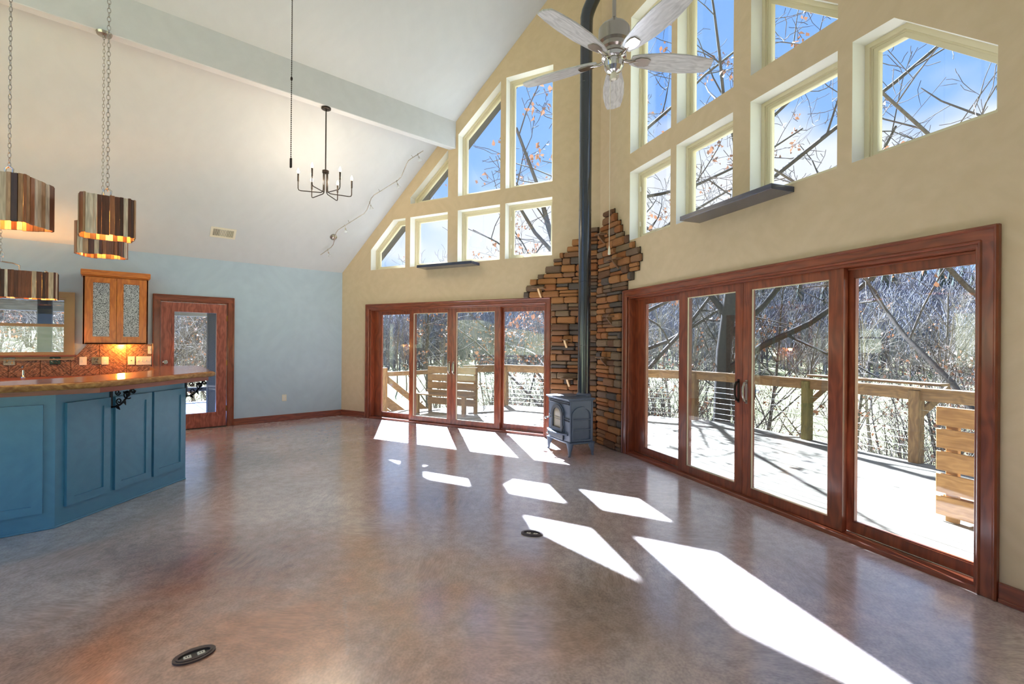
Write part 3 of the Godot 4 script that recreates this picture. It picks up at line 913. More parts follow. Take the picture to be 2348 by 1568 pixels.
func build_stone() -> void:
	var ms := []
	for i in 10: ms.append(stone_mesh(300 + i))
	var outA := [[0.0, 0.732], [2.10, 0.732], [2.101, 1.19], [2.25, 1.19], [2.34, 1.10], [2.43, 0.96], [2.565, 0.81], [2.636, 0.70], [2.708, 0.62], [2.80, 0.49], [2.90, 0.41], [2.96, 0.31], [3.04, 0.2], [3.1, 0.1]]
	var outB := [[0.0, 0.622], [2.10, 0.622], [2.14, 0.67], [2.24, 0.76], [2.33, 0.94], [2.47, 1.03], [2.64, 1.01], [2.71, 0.80], [2.82, 0.69], [3.02, 0.56], [3.14, 0.49], [3.28, 0.36], [3.29, 0.34]]
	for k in 2:
		var sg := -1.0 if k == 0 else 1.0
		var ol: Array = [outA, outB][k]
		var w := thing("stone_veneer", ["stacked brown ledgestone veneer left of the stovepipe, stepping down over the door frame", "stacked brown ledgestone veneer right of the stovepipe, with the taller pointed top"][k], "stone wall", [FA, FB][k])
		var width := func(y: float) -> float:
			for i in ol.size() - 1:
				if y <= ol[i + 1][0]:
					return lerpf(ol[i][1], ol[i + 1][1], clampf((y - ol[i][0]) / maxf(ol[i + 1][0] - ol[i][0], 1e-4), 0, 1))
			return 0.0
		var left := func(y: float) -> float:
			return 0.012 if k == 0 or y < 2.92 else lerpf(0.02, 0.2, clampf((y - 2.92) / 0.34, 0, 1))
		# mortar bed, stepped with the courses
		var bed := MB.new()
		rng.seed = 40 + k
		var y := 0.004
		var top: float = 3.05 if k == 0 else 3.29
		while y < top:
			var h := rng.randf_range(0.06, 0.115)
			if y < 2.10 and y + h > 2.112: h = 2.112 - y
			if h < 0.03: h = 0.05
			var ym := y + h * 0.5
			var s: float = left.call(ym)
			var e: float = width.call(ym + h * 0.2) + (rng.randf_range(-0.02, 0.02) if ym > 2.11 else 0.0)
			if e - s > 0.06:
				bed.bx(sg * s, sg * (e - 0.01), y, y + h, 0.001, 0.016)
			while s < e - 0.02:
				var l := rng.randf_range(0.12, 0.34)
				if e - (s + l) < 0.06: l = e - s
				var dep := rng.randf_range(0.032, 0.062)
				if rng.randf() < 0.28 and h > 0.09 and l > 0.12:
					# two thin stones in one course
					for hh in [0.0, 0.5]:
						stone(w, ms, sg * (s + l * 0.5), y + h * (hh + 0.25), l - 0.007, h * 0.5 - 0.004, dep * rng.randf_range(0.8, 1.0))
				else:
					stone(w, ms, sg * (s + l * 0.5), ym, l - 0.007, h - 0.006, dep)
				s += l
			y += h
		part(w, "mortar", bed, M.mortar)
	# little wooden shelves set between the stones
	var sh := [[0, 0.90, 2.245, 0.2], [0, 0.475, 1.475, 0.12], [0, 0.43, 0.91, 0.2], [1, 0.2, 2.93, 0.16], [1, 0.56, 2.53, 0.24], [1, 0.42, 1.79, 0.16], [1, 0.28, 1.235, 0.24]]
	var lb := ["above the glass door frame left of the stovepipe", "at half height left of the stovepipe", "just above the wood stove", "below the point of the right veneer", "below the outer corner of the right veneer", "beside the casing of the large glass doors", "low behind the stovepipe, right veneer"]
	for i in sh.size():
		var q: Array = sh[i]
		var sg := -1.0 if q[0] == 0 else 1.0
		var w := thing("bracket_shelf", "small wooden wedge-bracket shelf " + lb[i], "shelf", ([FA, FB][q[0]] as Transform3D) * at(sg * q[1], q[2], 0.03))
		part(w, "board", MB.new().bx(-q[3] / 2, q[3] / 2, -0.018, 0, 0, 0.13, 0.003), M.bracket)
		part(w, "wedge", MB.new().prism(PackedVector2Array([Vector2(0.0, 0), Vector2(0.115, 0), Vector2(0.1, -0.03), Vector2(0.0, -0.13)]), -0.014, 0.014, Transform3D(Basis(Vector3(0, 0, 1), Vector3.UP, Vector3(-1, 0, 0)), Vector3(0, -0.018, 0))), M.beech if q[0] == 0 else M.bracket)

func stone(w: Node3D, ms: Array, x: float, y: float, l: float, h: float, d: float) -> void:
	var t := rng.randf()
	var mi := int(t * t * 8.0) if rng.randf() < 0.5 else rng.randi() % 8
	var o := part(w, "stone", ms[rng.randi() % ms.size()], M.stones[clampi(mi, 0, 7)])
	o.transform = Transform3D(Basis(Vector3(l if rng.randf() < 0.5 else l, 0, 0), Vector3(0, h, 0), Vector3(0, 0, d)), Vector3(x, y, 0.012))

# ------------------------------------------------------------------ bar
const B1 := Vector3(-0.66, 0, 5.624)
const B2 := Vector3(-1.564, 0, 4.707)

func shaker(w: Node3D, x0: float, x1: float, y0: float, y1: float, xf: Transform3D) -> void:
	var po := PackedVector2Array([Vector2(x0, y0), Vector2(x1, y0), Vector2(x1, y1), Vector2(x0, y1)])
	var d := part(w, "cabinet_door", MB.new().ring(po, inset(po, 0.06), 0.0, 0.022), M.teal, xf)
	part(d, "panel", MB.new().prism(inset(po, 0.057), 0.0, 0.011), M.teal)

func extrude_y(poly: PackedVector2Array, y0: float, y1: float, m: MB) -> MB:
	# polygon in (x, z)
	return m.prism(poly, -y1, -y0, Transform3D(Basis(Vector3.RIGHT, Vector3(0, 0, 1), Vector3.DOWN), Vector3.ZERO))

func build_bar() -> void:
	var w := thing("bar_cabinet", "teal painted angled breakfast bar base with recessed panel doors", "cabinet")
	var base := PackedVector2Array([Vector2(-0.66, 7.8), Vector2(B1.x, B1.z), Vector2(B2.x, B2.z), Vector2(-2.72, 4.707), Vector2(-2.72, 4.9), Vector2(-1.8, 4.92), Vector2(-0.9, 5.78), Vector2(-0.9, 7.8)])
	part(w, "body", extrude_y(base, 0.0, 1.012, MB.new()), M.teal)
	# angled face frame: x from the corner to the end
	var dv := (B2 - B1).normalized()
	var ff := Transform3D(Basis(dv, Vector3.UP, dv.cross(Vector3.UP)), B1)
	for q in [[0.068, 0.43], [0.475, 0.845], [0.872, 1.256]]:
		shaker(w, q[0], q[1], 0.14, 0.932, ff)
	part(w, "floor_bead", MB.new().bx(-0.004, 1.289, 0.0, 0.014, 0.0, 0.008, 0.003), M.teal, ff)
	var f0 := Transform3D(Basis(Vector3(0, 0, -1), Vector3.UP, Vector3(1, 0, 0)), B1)
	for q in [[0.065, 0.62], [0.68, 1.24], [1.3, 1.86]]:
		shaker(w, -q[1], -q[0], 0.13, 0.932, f0)
	part(w, "floor_bead", MB.new().bx(-2.17, 0.004, 0.0, 0.014, 0.0, 0.008, 0.003), M.teal, f0)
	# scrolled iron brackets under the overhang
	for s in [0.452, 1.285]:
		var br := thing("scroll_bracket", "black wrought iron scroll bracket under the bar top, " + ("between the teal doors" if s < 1.0 else "at the end of the teal cabinet"), "bracket", ff * at(s, 1.008, 0.0))
		var m := MB.new()
		var yz := func(y: float, z: float) -> Vector3: return Vector3(0, y, z)
		m.bx(-0.012, 0.012, -0.17, 0.0, 0.0, 0.008, 0.002).bx(-0.012, 0.012, -0.008, 0.0, 0.0, 0.2, 0.002)
		part(br, "plates", m, M.iron)
		var curve := []
		for i in 13:
			var t := i / 12.0
			curve.append(yz.call(-0.16 + 0.15 * pow(t, 1.6), 0.01 + 0.17 * pow(t, 0.7)))
		part(br, "brace", MB.new().tube(curve, 0.008, 6), M.iron)
		for sp in [[-0.05, 0.15, 0.04], [-0.11, 0.075, 0.032], [-0.035, 0.06, 0.026], [-0.02, 0.2, 0.022]]:
			var pts := []
			for i in 20:
				var t := i / 19.0
				var an: float = t * 9.0 + sp[2] * 60.0
				pts.append(yz.call(sp[0] + cos(an) * sp[2] * (1.0 - t * 0.8), sp[1] + sin(an) * sp[2] * (1.0 - t * 0.8)))
			part(br, "scroll", MB.new().tube(pts, 0.0055, 5), M.iron)
		for lf in [[-0.09, 0.12, 0.9], [-0.14, 0.05, 0.5], [-0.03, 0.11, -0.3]]:
			part(br, "iron_leaf", MB.new().tube([yz.call(0, 0), yz.call(-0.014, 0.022), yz.call(-0.02, 0.05)], [0.004, 0.012, 0.002], 6), M.iron, Transform3D(Basis(Vector3.RIGHT, lf[2]), Vector3(0, lf[0], lf[1])))
	# live-edge slab
	rng.seed = 77
	var front := [Vector2(-0.43, 7.8), Vector2(-0.44, 6.4), Vector2(-0.435, 5.9), Vector2(-0.45, 5.6), Vector2(-0.52, 5.38), Vector2(-0.76, 5.14), Vector2(-1.1, 4.81), Vector2(-1.43, 4.50)]
	var back := [Vector2(-2.1, 4.46), Vector2(-2.79, 4.43), Vector2(-2.92, 4.84), Vector2(-2.83, 4.92), Vector2(-1.98, 4.91), Vector2(-1.55, 5.22), Vector2(-1.17, 5.52), Vector2(-0.87, 5.93), Vector2(-0.87, 7.8)]
	var edge := []
	for i in front.size() - 1:
		for j in 6:
			var p: Vector2 = front[i].lerp(front[i + 1], j / 6.0)
			edge.append(p + Vector2(1, -1).normalized() * rng.randf_range(-0.008, 0.008))
	edge.append(front[-1])
	var poly := PackedVector2Array(edge + back)
	var t := thing("live_edge_counter", "honey-coloured live-edge wood slab bar top with bark edge", "countertop")
	part(t, "slab", extrude_y(poly, 1.052, 1.10, MB.new()), M.slab)
	# bark edge: a rough rounded strip along the front
	var strip := []
	var rad := []
	for p in edge:
		strip.append(Vector3(p.x + 0.004, 1.074, p.y - 0.004))
		rad.append(0.0235 + rng.randf_range(-0.002, 0.003))
	strip.append(Vector3(-1.60, 1.074, 4.493))
	rad.append(0.022)
	part(t, "live_edge", MB.new().tube(strip, rad, 8), M.live_edge)
	var tr := MB.new()
	var tp := PackedVector2Array([Vector2(-0.51, 7.8), Vector2(-0.517, 5.374), Vector2(-1.381, 4.54), Vector2(-1.6, 4.52), Vector2(-1.6, 4.72), Vector2(-0.72, 5.6), Vector2(-0.72, 7.8)])
	part(t, "trim_board", extrude_y(tp, 1.012, 1.052, tr), M.trim_red)

# ------------------------------------------------------------------ kitchen side of the blue wall
func build_kitchen_wall() -> void:
	# wall cabinet (local x = -z, wall frame)
	var w := thing("wall_cabinet", "orange oak wall cabinet with two patterned glass doors", "cabinet", FL)
	var x0 := -5.545
	var x1 := -4.84
	part(w, "body", MB.new().bx(x0, x1, 1.352, 2.30, 0, 0.012).bx(x0, x0 + 0.018, 1.352, 2.30, 0, 0.31, 0.002).bx(x1 - 0.018, x1, 1.352, 2.30, 0, 0.31, 0.002).bx(x0 + 0.018, x1 - 0.018, 1.352, 1.372, 0, 0.31, 0.002).bx(x0 + 0.018, x1 - 0.018, 2.28, 2.30, 0, 0.31, 0.002), M.oak_v)
	part(w, "crown", MB.new().bx(x0 - 0.025, x1 + 0.025, 2.30, 2.375, 0, 0.35, 0.006).bx(x0 - 0.012, x1 + 0.012, 2.285, 2.30, 0, 0.33, 0.004), M.oak_h)
	for yy in [1.66, 1.98]:
		part(w, "inner_shelf", MB.new().bx(x0 + 0.018, x1 - 0.018, yy, yy + 0.018, 0.012, 0.28), M.oak_h)
	var xm := (x0 + x1) / 2
	for q in [[x0 + 0.03, xm - 0.002], [xm + 0.002, x1 - 0.03]]:
		var po := PackedVector2Array([Vector2(q[0], 1.385), Vector2(q[1], 1.385), Vector2(q[1], 2.275), Vector2(q[0], 2.275)])
		var pi := PackedVector2Array([Vector2(q[0] + 0.065, 1.45), Vector2(q[1] - 0.065, 1.45), Vector2(q[1] - 0.065, 2.21), Vector2(q[0] + 0.065, 2.21)])
		var d := part(w, "door", MB.new().ring(po, pi, 0.31, 0.331), M.oak_v)
		part(d, "bead", MB.new().ring(pi, inset(pi, 0.008), 0.316, 0.327), M.oak_h)
		part(d, "patterned_glass", MB.new().prism(inset(pi, 0.004), 0.315, 0.319), M.film)
	part(w, "face_frame", MB.new().ring(PackedVector2Array([Vector2(x0, 1.352), Vector2(x1, 1.352), Vector2(x1, 2.30), Vector2(x0, 2.30)]), PackedVector2Array([Vector2(x0 + 0.035, 1.39), Vector2(x1 - 0.035, 1.39), Vector2(x1 - 0.035, 2.27), Vector2(x0 + 0.035, 2.27)]), 0.295, 0.31), M.oak_v)
	# light under the cabinet
	var ul := thing("under_cabinet_light", "small warm puck light under the oak wall cabinet", "lamp", FL * at(-5.13, 1.352, 0.12))
	part(ul, "housing", MB.new().lathe([Vector2(0, -0.012), Vector2(0.05, -0.012), Vector2(0.056, 0.0), Vector2(0, 0.0)], 20), M.plate)
	part(ul, "lamp_lens", MB.new().lathe([Vector2(0, -0.017), Vector2(0.03, -0.016), Vector2(0.04, -0.0125)], 20), M.bulb_warm)
	lamp(ul, Vector3(0, -0.03, 0), c8(255, 176, 80), 0.16, 0.04)
	# chevron granite backsplash
	var region := [PackedVector2Array([Vector2(-4.768, 0.91), Vector2(-4.768, 1.35), Vector2(-5.50, 1.35), Vector2(-5.62, 1.176), Vector2(-7.8, 1.176), Vector2(-7.8, 0.91)])]
	var bs := thing("stone_backsplash", "brown veined granite backsplash laid in a chevron", "backsplash", FL)
	part(bs, "grout", MB.new().prism(region[0], 0.001, 0.006), M.mortar)
	var cw := 0.30
	var th := 0.155
	for j in range(0, 11):
		var xa := -4.768 - cw * j
		var xb := xa - cw
		var up := j % 2 == 0
		for i in range(-4, 10):
			var y0 := 0.85 + i * th
			var ya := y0 if up else y0 + cw
			var yb := y0 + cw if up else y0
			var g := 0.0025
			var tile := PackedVector2Array([Vector2(xa - g, ya + g), Vector2(xb + g, yb + g), Vector2(xb + g, yb + th - g), Vector2(xa - g, ya + th - g)])
			for c in Geometry2D.intersect_polygons(tile, region[0]):
				if Geometry2D.is_polygon_clockwise(c) and c.size() < 3: continue
				var bb := Rect2(c[0], Vector2.ZERO)
				for pt in c: bb = bb.expand(pt)
				if bb.size.x * bb.size.y < 0.0008: continue
				part(bs, "tile", MB.new().prism(c, 0.002, 0.0125 + 0.001 * ((i + j) % 3)), M.granite[1 if up else 0])
	# wall plates on the backsplash: x range, y range, label, kind
	var pls := [[5.503, 5.581, 1.053, 1.171, "ivory switch plate under the cabinet corner by the window", 1], [5.268, 5.345, 1.055, 1.169, "ivory outlet plate beside the decorative tile under the cabinet", 2], [4.972, 5.053, 1.046, 1.17, "single ivory jack plate under the lit cabinet", 0], [4.775, 4.957, 1.042, 1.169, "wide four-switch ivory plate beside the wooden door", 4], [4.772, 4.819, 1.206, 1.325, "narrow ivory switch plate above the wide one by the door", 1]]
	for q in pls:
		var p := thing("wall_plate", q[4], "wall plate", FL * Transform3D(Basis(), Vector3(-(q[0] + q[1]) / 2, (q[2] + q[3]) / 2, 0.014)))
		var hw: float = (q[1] - q[0]) / 2
		var hh: float = (q[3] - q[2]) / 2
		part(p, "plate", MB.new().bx(-hw, hw, -hh, hh, 0, 0.007, 0.003), M.plate)
		if q[5] == 2:
			for yy in [-0.025, 0.025]:
				part(p, "socket", MB.new().lathe([Vector2(0.016, 0.0), Vector2(0.016, 0.009), Vector2(0, 0.009)], 12, Transform3D(Basis(Vector3.RIGHT, PI / 2), Vector3(0, yy, 0))), M.reveal)
				part(p, "slot", MB.new().bx(-0.007, -0.005, yy - 0.004, yy + 0.004, 0.009, 0.0098).bx(0.005, 0.007, yy - 0.004, yy + 0.004, 0.009, 0.0098), M.black)
		elif q[5] == 0:
			part(p, "jack", MB.new().bx(-0.006, 0.006, -0.006, 0.006, 0.006, 0.0085), M.black)
		else:
			for i in q[5]:
				var sx: float = (i - (q[5] - 1) / 2.0) * 0.046
				part(p, "toggle", MB.new().box(Transform3D(Basis(Vector3.RIGHT, -0.5), Vector3(sx, 0.0, 0.01)), Vector3(0.009, 0.022, 0.014), 0.003), M.plate)
	# decorative relief tiles
	var dts := [[6.201, 6.311, 1.07, 1.175, "pale ceramic relief tile with a yellow flower under the kitchen window", c8(176, 184, 170), c8(206, 150, 50)], [5.767, 5.884, 1.071, 1.175, "dark green ceramic relief tile under the window corner", c8(46, 78, 68), c8(160, 186, 176)], [5.345, 5.453, 1.06, 1.169, "mottled grey-green relief tile beside the outlet plate", c8(128, 138, 128), c8(64, 66, 60)]]
	for q in dts:
		var p := thing("relief_tile", q[4], "tile", FL * Transform3D(Basis(), Vector3(-(q[0] + q[1]) / 2, (q[2] + q[3]) / 2, 0.012)))
		part(p, "tile_body", MB.new().bx(-0.054, 0.054, -0.052, 0.052, 0, 0.014, 0.005), mottled(150 + int(q[0] * 10), q[5], (q[5] as Color).darkened(0.25), 0.25, 8.0, 0.08, 0.0, false))
		var rm := mat(q[6], 0.3)
		rng.seed = int(q[0] * 100)
		for i in 9:
			var a := rng.randf() * TAU
			var c := Vector3(rng.randf_range(-0.034, 0.034), rng.randf_range(-0.03, 0.03), 0.014)
			part(p, "relief_leaf", MB.new().ball(Vector3.ZERO, 0.011, 0.5, 8), rm if i % 2 == 0 else M.plate_dark, Transform3D(Basis(Vector3(0, 0, 1), a).scaled_local(Vector3(1.3, 0.8, 0.5)), c))
	# counter under the window with a tap
	var kc := thing("kitchen_base_cabinet", "oak base cabinets under the kitchen window, behind the bar", "cabinet", FL)
	part(kc, "body", MB.new().bx(-7.8, -4.95, 0.09, 0.87, 0.004, 0.58, 0.003), M.oak_v)
	part(kc, "toe_kick", MB.new().bx(-7.8, -4.95, 0.0, 0.09, 0.004, 0.52), M.black)
	for i in 5:
		var a := -7.78 + i * 0.56
		var po := PackedVector2Array([Vector2(a + 0.01, 0.12), Vector2(a + 0.55, 0.12), Vector2(a + 0.55, 0.84), Vector2(a + 0.01, 0.84)])
		var dd := part(kc, "door", MB.new().ring(po, inset(po, 0.06), 0.58, 0.6), M.oak_v)
		part(dd, "panel", MB.new().prism(inset(po, 0.058), 0.58, 0.588), M.oak_v)
	solo("kitchen_worktop", MB.new().bx(-7.8, -4.93, 0.872, 0.908, 0.014, 0.62, 0.006), M.trim_red, "reddish wooden worktop under the backsplash, behind the bar", "countertop", FL)
	var tap := thing("sink_tap", "small chrome tap on the worktop below the kitchen window", "tap", FL * at(-6.12, 0.908, 0.12))
	part(tap, "base", MB.new().lathe([Vector2(0.028, 0), Vector2(0.026, 0.012), Vector2(0.014, 0.03), Vector2(0.013, 0.1), Vector2(0, 0.1)], 16), M.chrome)
	part(tap, "spout", MB.new().tube([Vector3(0, 0.02, 0), Vector3(0, 0.11, 0.0), Vector3(0, 0.15, 0.03), Vector3(0, 0.155, 0.09), Vector3(0, 0.12, 0.13)], 0.011, 10), M.chrome)
	# outlet and jack low on the blue wall
	var ol := thing("wall_outlet", "white duplex outlet low on the pale blue wall", "outlet", FL * at(-2.885, 0.405, 0.0))
	part(ol, "plate", MB.new().bx(-0.038, 0.038, -0.058, 0.058, 0, 0.006, 0.003), M.plate)
	for yy in [-0.022, 0.022]:
		part(ol, "socket", MB.new().lathe([Vector2(0.016, 0.0), Vector2(0.016, 0.008), Vector2(0, 0.008)], 12, Transform3D(Basis(Vector3.RIGHT, PI / 2), Vector3(0, yy, 0))), M.reveal)
		part(ol, "slot", MB.new().bx(-0.007, -0.005, yy - 0.004, yy + 0.004, 0.008, 0.009).bx(0.005, 0.007, yy - 0.004, yy + 0.004, 0.008, 0.009), M.black)

func lamp(parent: Node3D, p: Vector3, col: Color, e: float, size: float) -> OmniLight3D:
	var l := OmniLight3D.new()
	l.name = "lamp_glow"
	l.light_color = col
	l.light_energy = e
	l.light_size = size
	l.omni_range = 30.0
	l.omni_attenuation = 2.0
	l.shadow_enabled = true
	parent.add_child(l, true)
	l.position = p
	return l

# ------------------------------------------------------------------ wood stove
func arch(w: float, h: float, rise: float) -> PackedVector2Array:
	var p := PackedVector2Array([Vector2(-w, 0), Vector2(w, 0)])
	for i in 13:
		var a := PI * i / 12.0
		p.append(Vector2(cos(a) * w, h + pow(sin(a), 0.85) * rise))
	return p

func build_stove() -> void:
	var fx := Vector3(0.951, 0, 0.310).normalized()
	var xf := Transform3D(Basis(fx, Vector3.UP, fx.cross(Vector3.UP)), Vector3(0.101, 0, 0.718))
	var w := thing("wood_stove", "grey cast iron wood stove with an arched glass door", "stove", xf)
	var hw := 0.28
	var hd := 0.165
	part(w, "firebox", MB.new().bx(-hw, hw, 0.175, 0.70, -hd, hd, 0.008), M.stove)
	part(w, "base_frame", MB.new().bx(-hw - 0.012, hw + 0.012, 0.15, 0.178, -hd - 0.012, hd + 0.012, 0.008), M.stove)
	part(w, "top_plate", MB.new().bx(-hw - 0.028, hw + 0.028, 0.705, 0.726, -hd - 0.028, hd + 0.04, 0.009).bx(-hw - 0.01, hw + 0.01, 0.69, 0.706, -hd - 0.01, hd + 0.02, 0.005), M.stove)
	part(w, "griddle_lid", MB.new().bx(-0.2, 0.12, 0.726, 0.733, -0.07, 0.12, 0.004), M.stove)
	for sx in [-1.0, 1.0]:
		for sz in [-1.0, 1.0]:
			var lg := MB.new().tube([Vector3(0, 0.165, 0), Vector3(sx * 0.004, 0.12, sz * 0.004), Vector3(sx * 0.012, 0.06, sz * 0.012), Vector3(sx * 0.012, 0.016, sz * 0.012), Vector3(sx * 0.02, 0.0, sz * 0.02)], [0.05, 0.036, 0.02, 0.014, 0.017], 8)
			part(w, "leg", lg, M.stove, at(sx * (hw - 0.015), 0, sz * (hd - 0.012)))
	# side panels with an arched moulding
	for sx in [-1.0, 1.0]:
		var sf := Transform3D(Basis(Vector3(0, 0, -sx), Vector3.UP, Vector3(sx, 0, 0)), Vector3(sx * hw, 0, 0))
		var a := arch(hd - 0.02, 0.30, 0.13)
		var mold := MB.new()
		var o := PackedVector2Array()
		for p in a: o.append(p + Vector2(0, 0.19))
		mold.ring(o, inset(o, 0.018), 0.0, 0.02)
		part(w, "side_moulding", mold, M.stove, sf)
		for yy in [0.325, 0.45]:
			part(w, "side_rib", MB.new().bx(-hd + 0.02, hd - 0.02, yy, yy + 0.016, 0.0, 0.019, 0.005), M.stove, sf)
		part(w, "corner_post", MB.new().bx(-hd, -hd + 0.014, 0.18, 0.69, 0.0, 0.009, 0.003), M.stove, sf)
		part(w, "corner_post", MB.new().bx(hd - 0.014, hd, 0.18, 0.69, 0.0, 0.009, 0.003), M.stove, sf)
	# front: plates, door, ash lip
	var fr := Transform3D(Basis(), Vector3(0, 0, hd))
	for yy in [0.64, 0.665, 0.46, 0.43]:
		part(w, "front_rib", MB.new().bx(-hw + 0.01, hw - 0.01, yy, yy + 0.012, 0.0, 0.012, 0.003), M.stove_dark, fr)
	var ar := PackedVector2Array()
	for p in arch(0.15, 0.2, 0.14): ar.append(p + Vector2(-0.02, 0.285))
	var door := part(w, "door", MB.new().ring(ar, inset(ar, 0.045), 0.0, 0.03), M.stove_dark, fr)
	part(door, "door_moulding", MB.new().ring(inset(ar, -0.016), ar, 0.0, 0.018), M.stove)
	part(door, "door_glass", MB.new().prism(inset(ar, 0.042), 0.006, 0.012), M.stove_glass)
	part(door, "hinge", MB.new().cyl(Vector3(0.145, 0.33, 0.026), Vector3(0.145, 0.37, 0.026), 0.009, 8).cyl(Vector3(0.145, 0.5, 0.026), Vector3(0.145, 0.54, 0.026), 0.009, 8), M.stove_dark)
	part(door, "door_handle", MB.new().tube([Vector3(-0.175, 0.44, 0.015), Vector3(-0.18, 0.44, 0.06), Vector3(-0.2, 0.43, 0.085)], [0.009, 0.009, 0.012], 8).ball(Vector3(-0.2, 0.43, 0.09), 0.018), M.chrome)
	var lip := PackedVector2Array([Vector2(-0.3, 0), Vector2(0.24, 0)])
	for i in 11:
		var t := i / 10.0
		lip.append(Vector2(0.24 - 0.54 * t, 0.02 + 0.075 * sin(PI * t)))
	part(w, "ash_lip", MB.new().prism(lip, -0.275, -0.258, Transform3D(Basis(Vector3.RIGHT, Vector3(0, 0, 1), Vector3.DOWN), Vector3(0, 0, hd))), M.stove)
	var ash := part(w, "ash_door", MB.new().bx(-0.25, 0.14, 0.185, 0.255, 0.0, 0.025, 0.005), M.stove_dark, fr)
	part(ash, "ash_knob", MB.new().ball(Vector3(-0.23, 0.225, 0.045), 0.017).cyl(Vector3(-0.23, 0.225, 0.02), Vector3(-0.23, 0.225, 0.04), 0.006, 8), M.chrome)
	# pipe
	var px := 0.163
	var pz := 0.522
	var p := thing("stovepipe", "tall glossy black stovepipe rising from the stove to the roof", "stovepipe")
	part(p, "collar", MB.new().lathe([Vector2(0.095, 0.70), Vector2(0.1, 0.74), Vector2(0.084, 0.76)], 28, at(px, 0, pz)), M.stove)
	part(p, "flue_elbow", MB.new().tube([Vector3(px, 0.72, pz), Vector3(px, 0.6, pz), Vector3(px - 0.01, 0.5, pz + 0.04), Vector3(px - 0.02, 0.46, pz + 0.08)], 0.075, 16), M.stove)
	var joints := [0.74, 1.42, 2.26, 3.2, 4.12, 4.9, 5.68]
	for i in joints.size() - 1:
		part(p, "pipe_section", MB.new().lathe([Vector2(0.0825, joints[i]), Vector2(0.0825, joints[i + 1] - 0.03), Vector2(0.0838, joints[i + 1] - 0.026), Vector2(0.0838, joints[i + 1])], 32, at(px, 0, pz)), M.pipe)
	var el := [Vector3(px, 5.66, pz), Vector3(px, 5.74, pz), Vector3(px + 0.02, 5.82, pz - 0.005), Vector3(px + 0.06, 5.9, pz - 0.015), Vector3(px + 0.11, 5.98, pz - 0.03)]
	part(p, "elbow", MB.new().tube(el, [0.0835, 0.086, 0.0875, 0.086, 0.084], 28), M.pipe)
	part(p, "upper_pipe", MB.new().tube([el[4], el[4] + Vector3(0.62, 1.0, -0.08) * 0.69], 0.0825, 28), M.pipe)
	var te: Vector3 = el[4] + Vector3(0.62, 1.0, -0.08) * 0.66
	part(p, "ceiling_flange", MB.new().tube([te - Vector3(0.62, 1.0, -0.08).normalized() * 0.02, te], 0.12, 28), M.pipe)

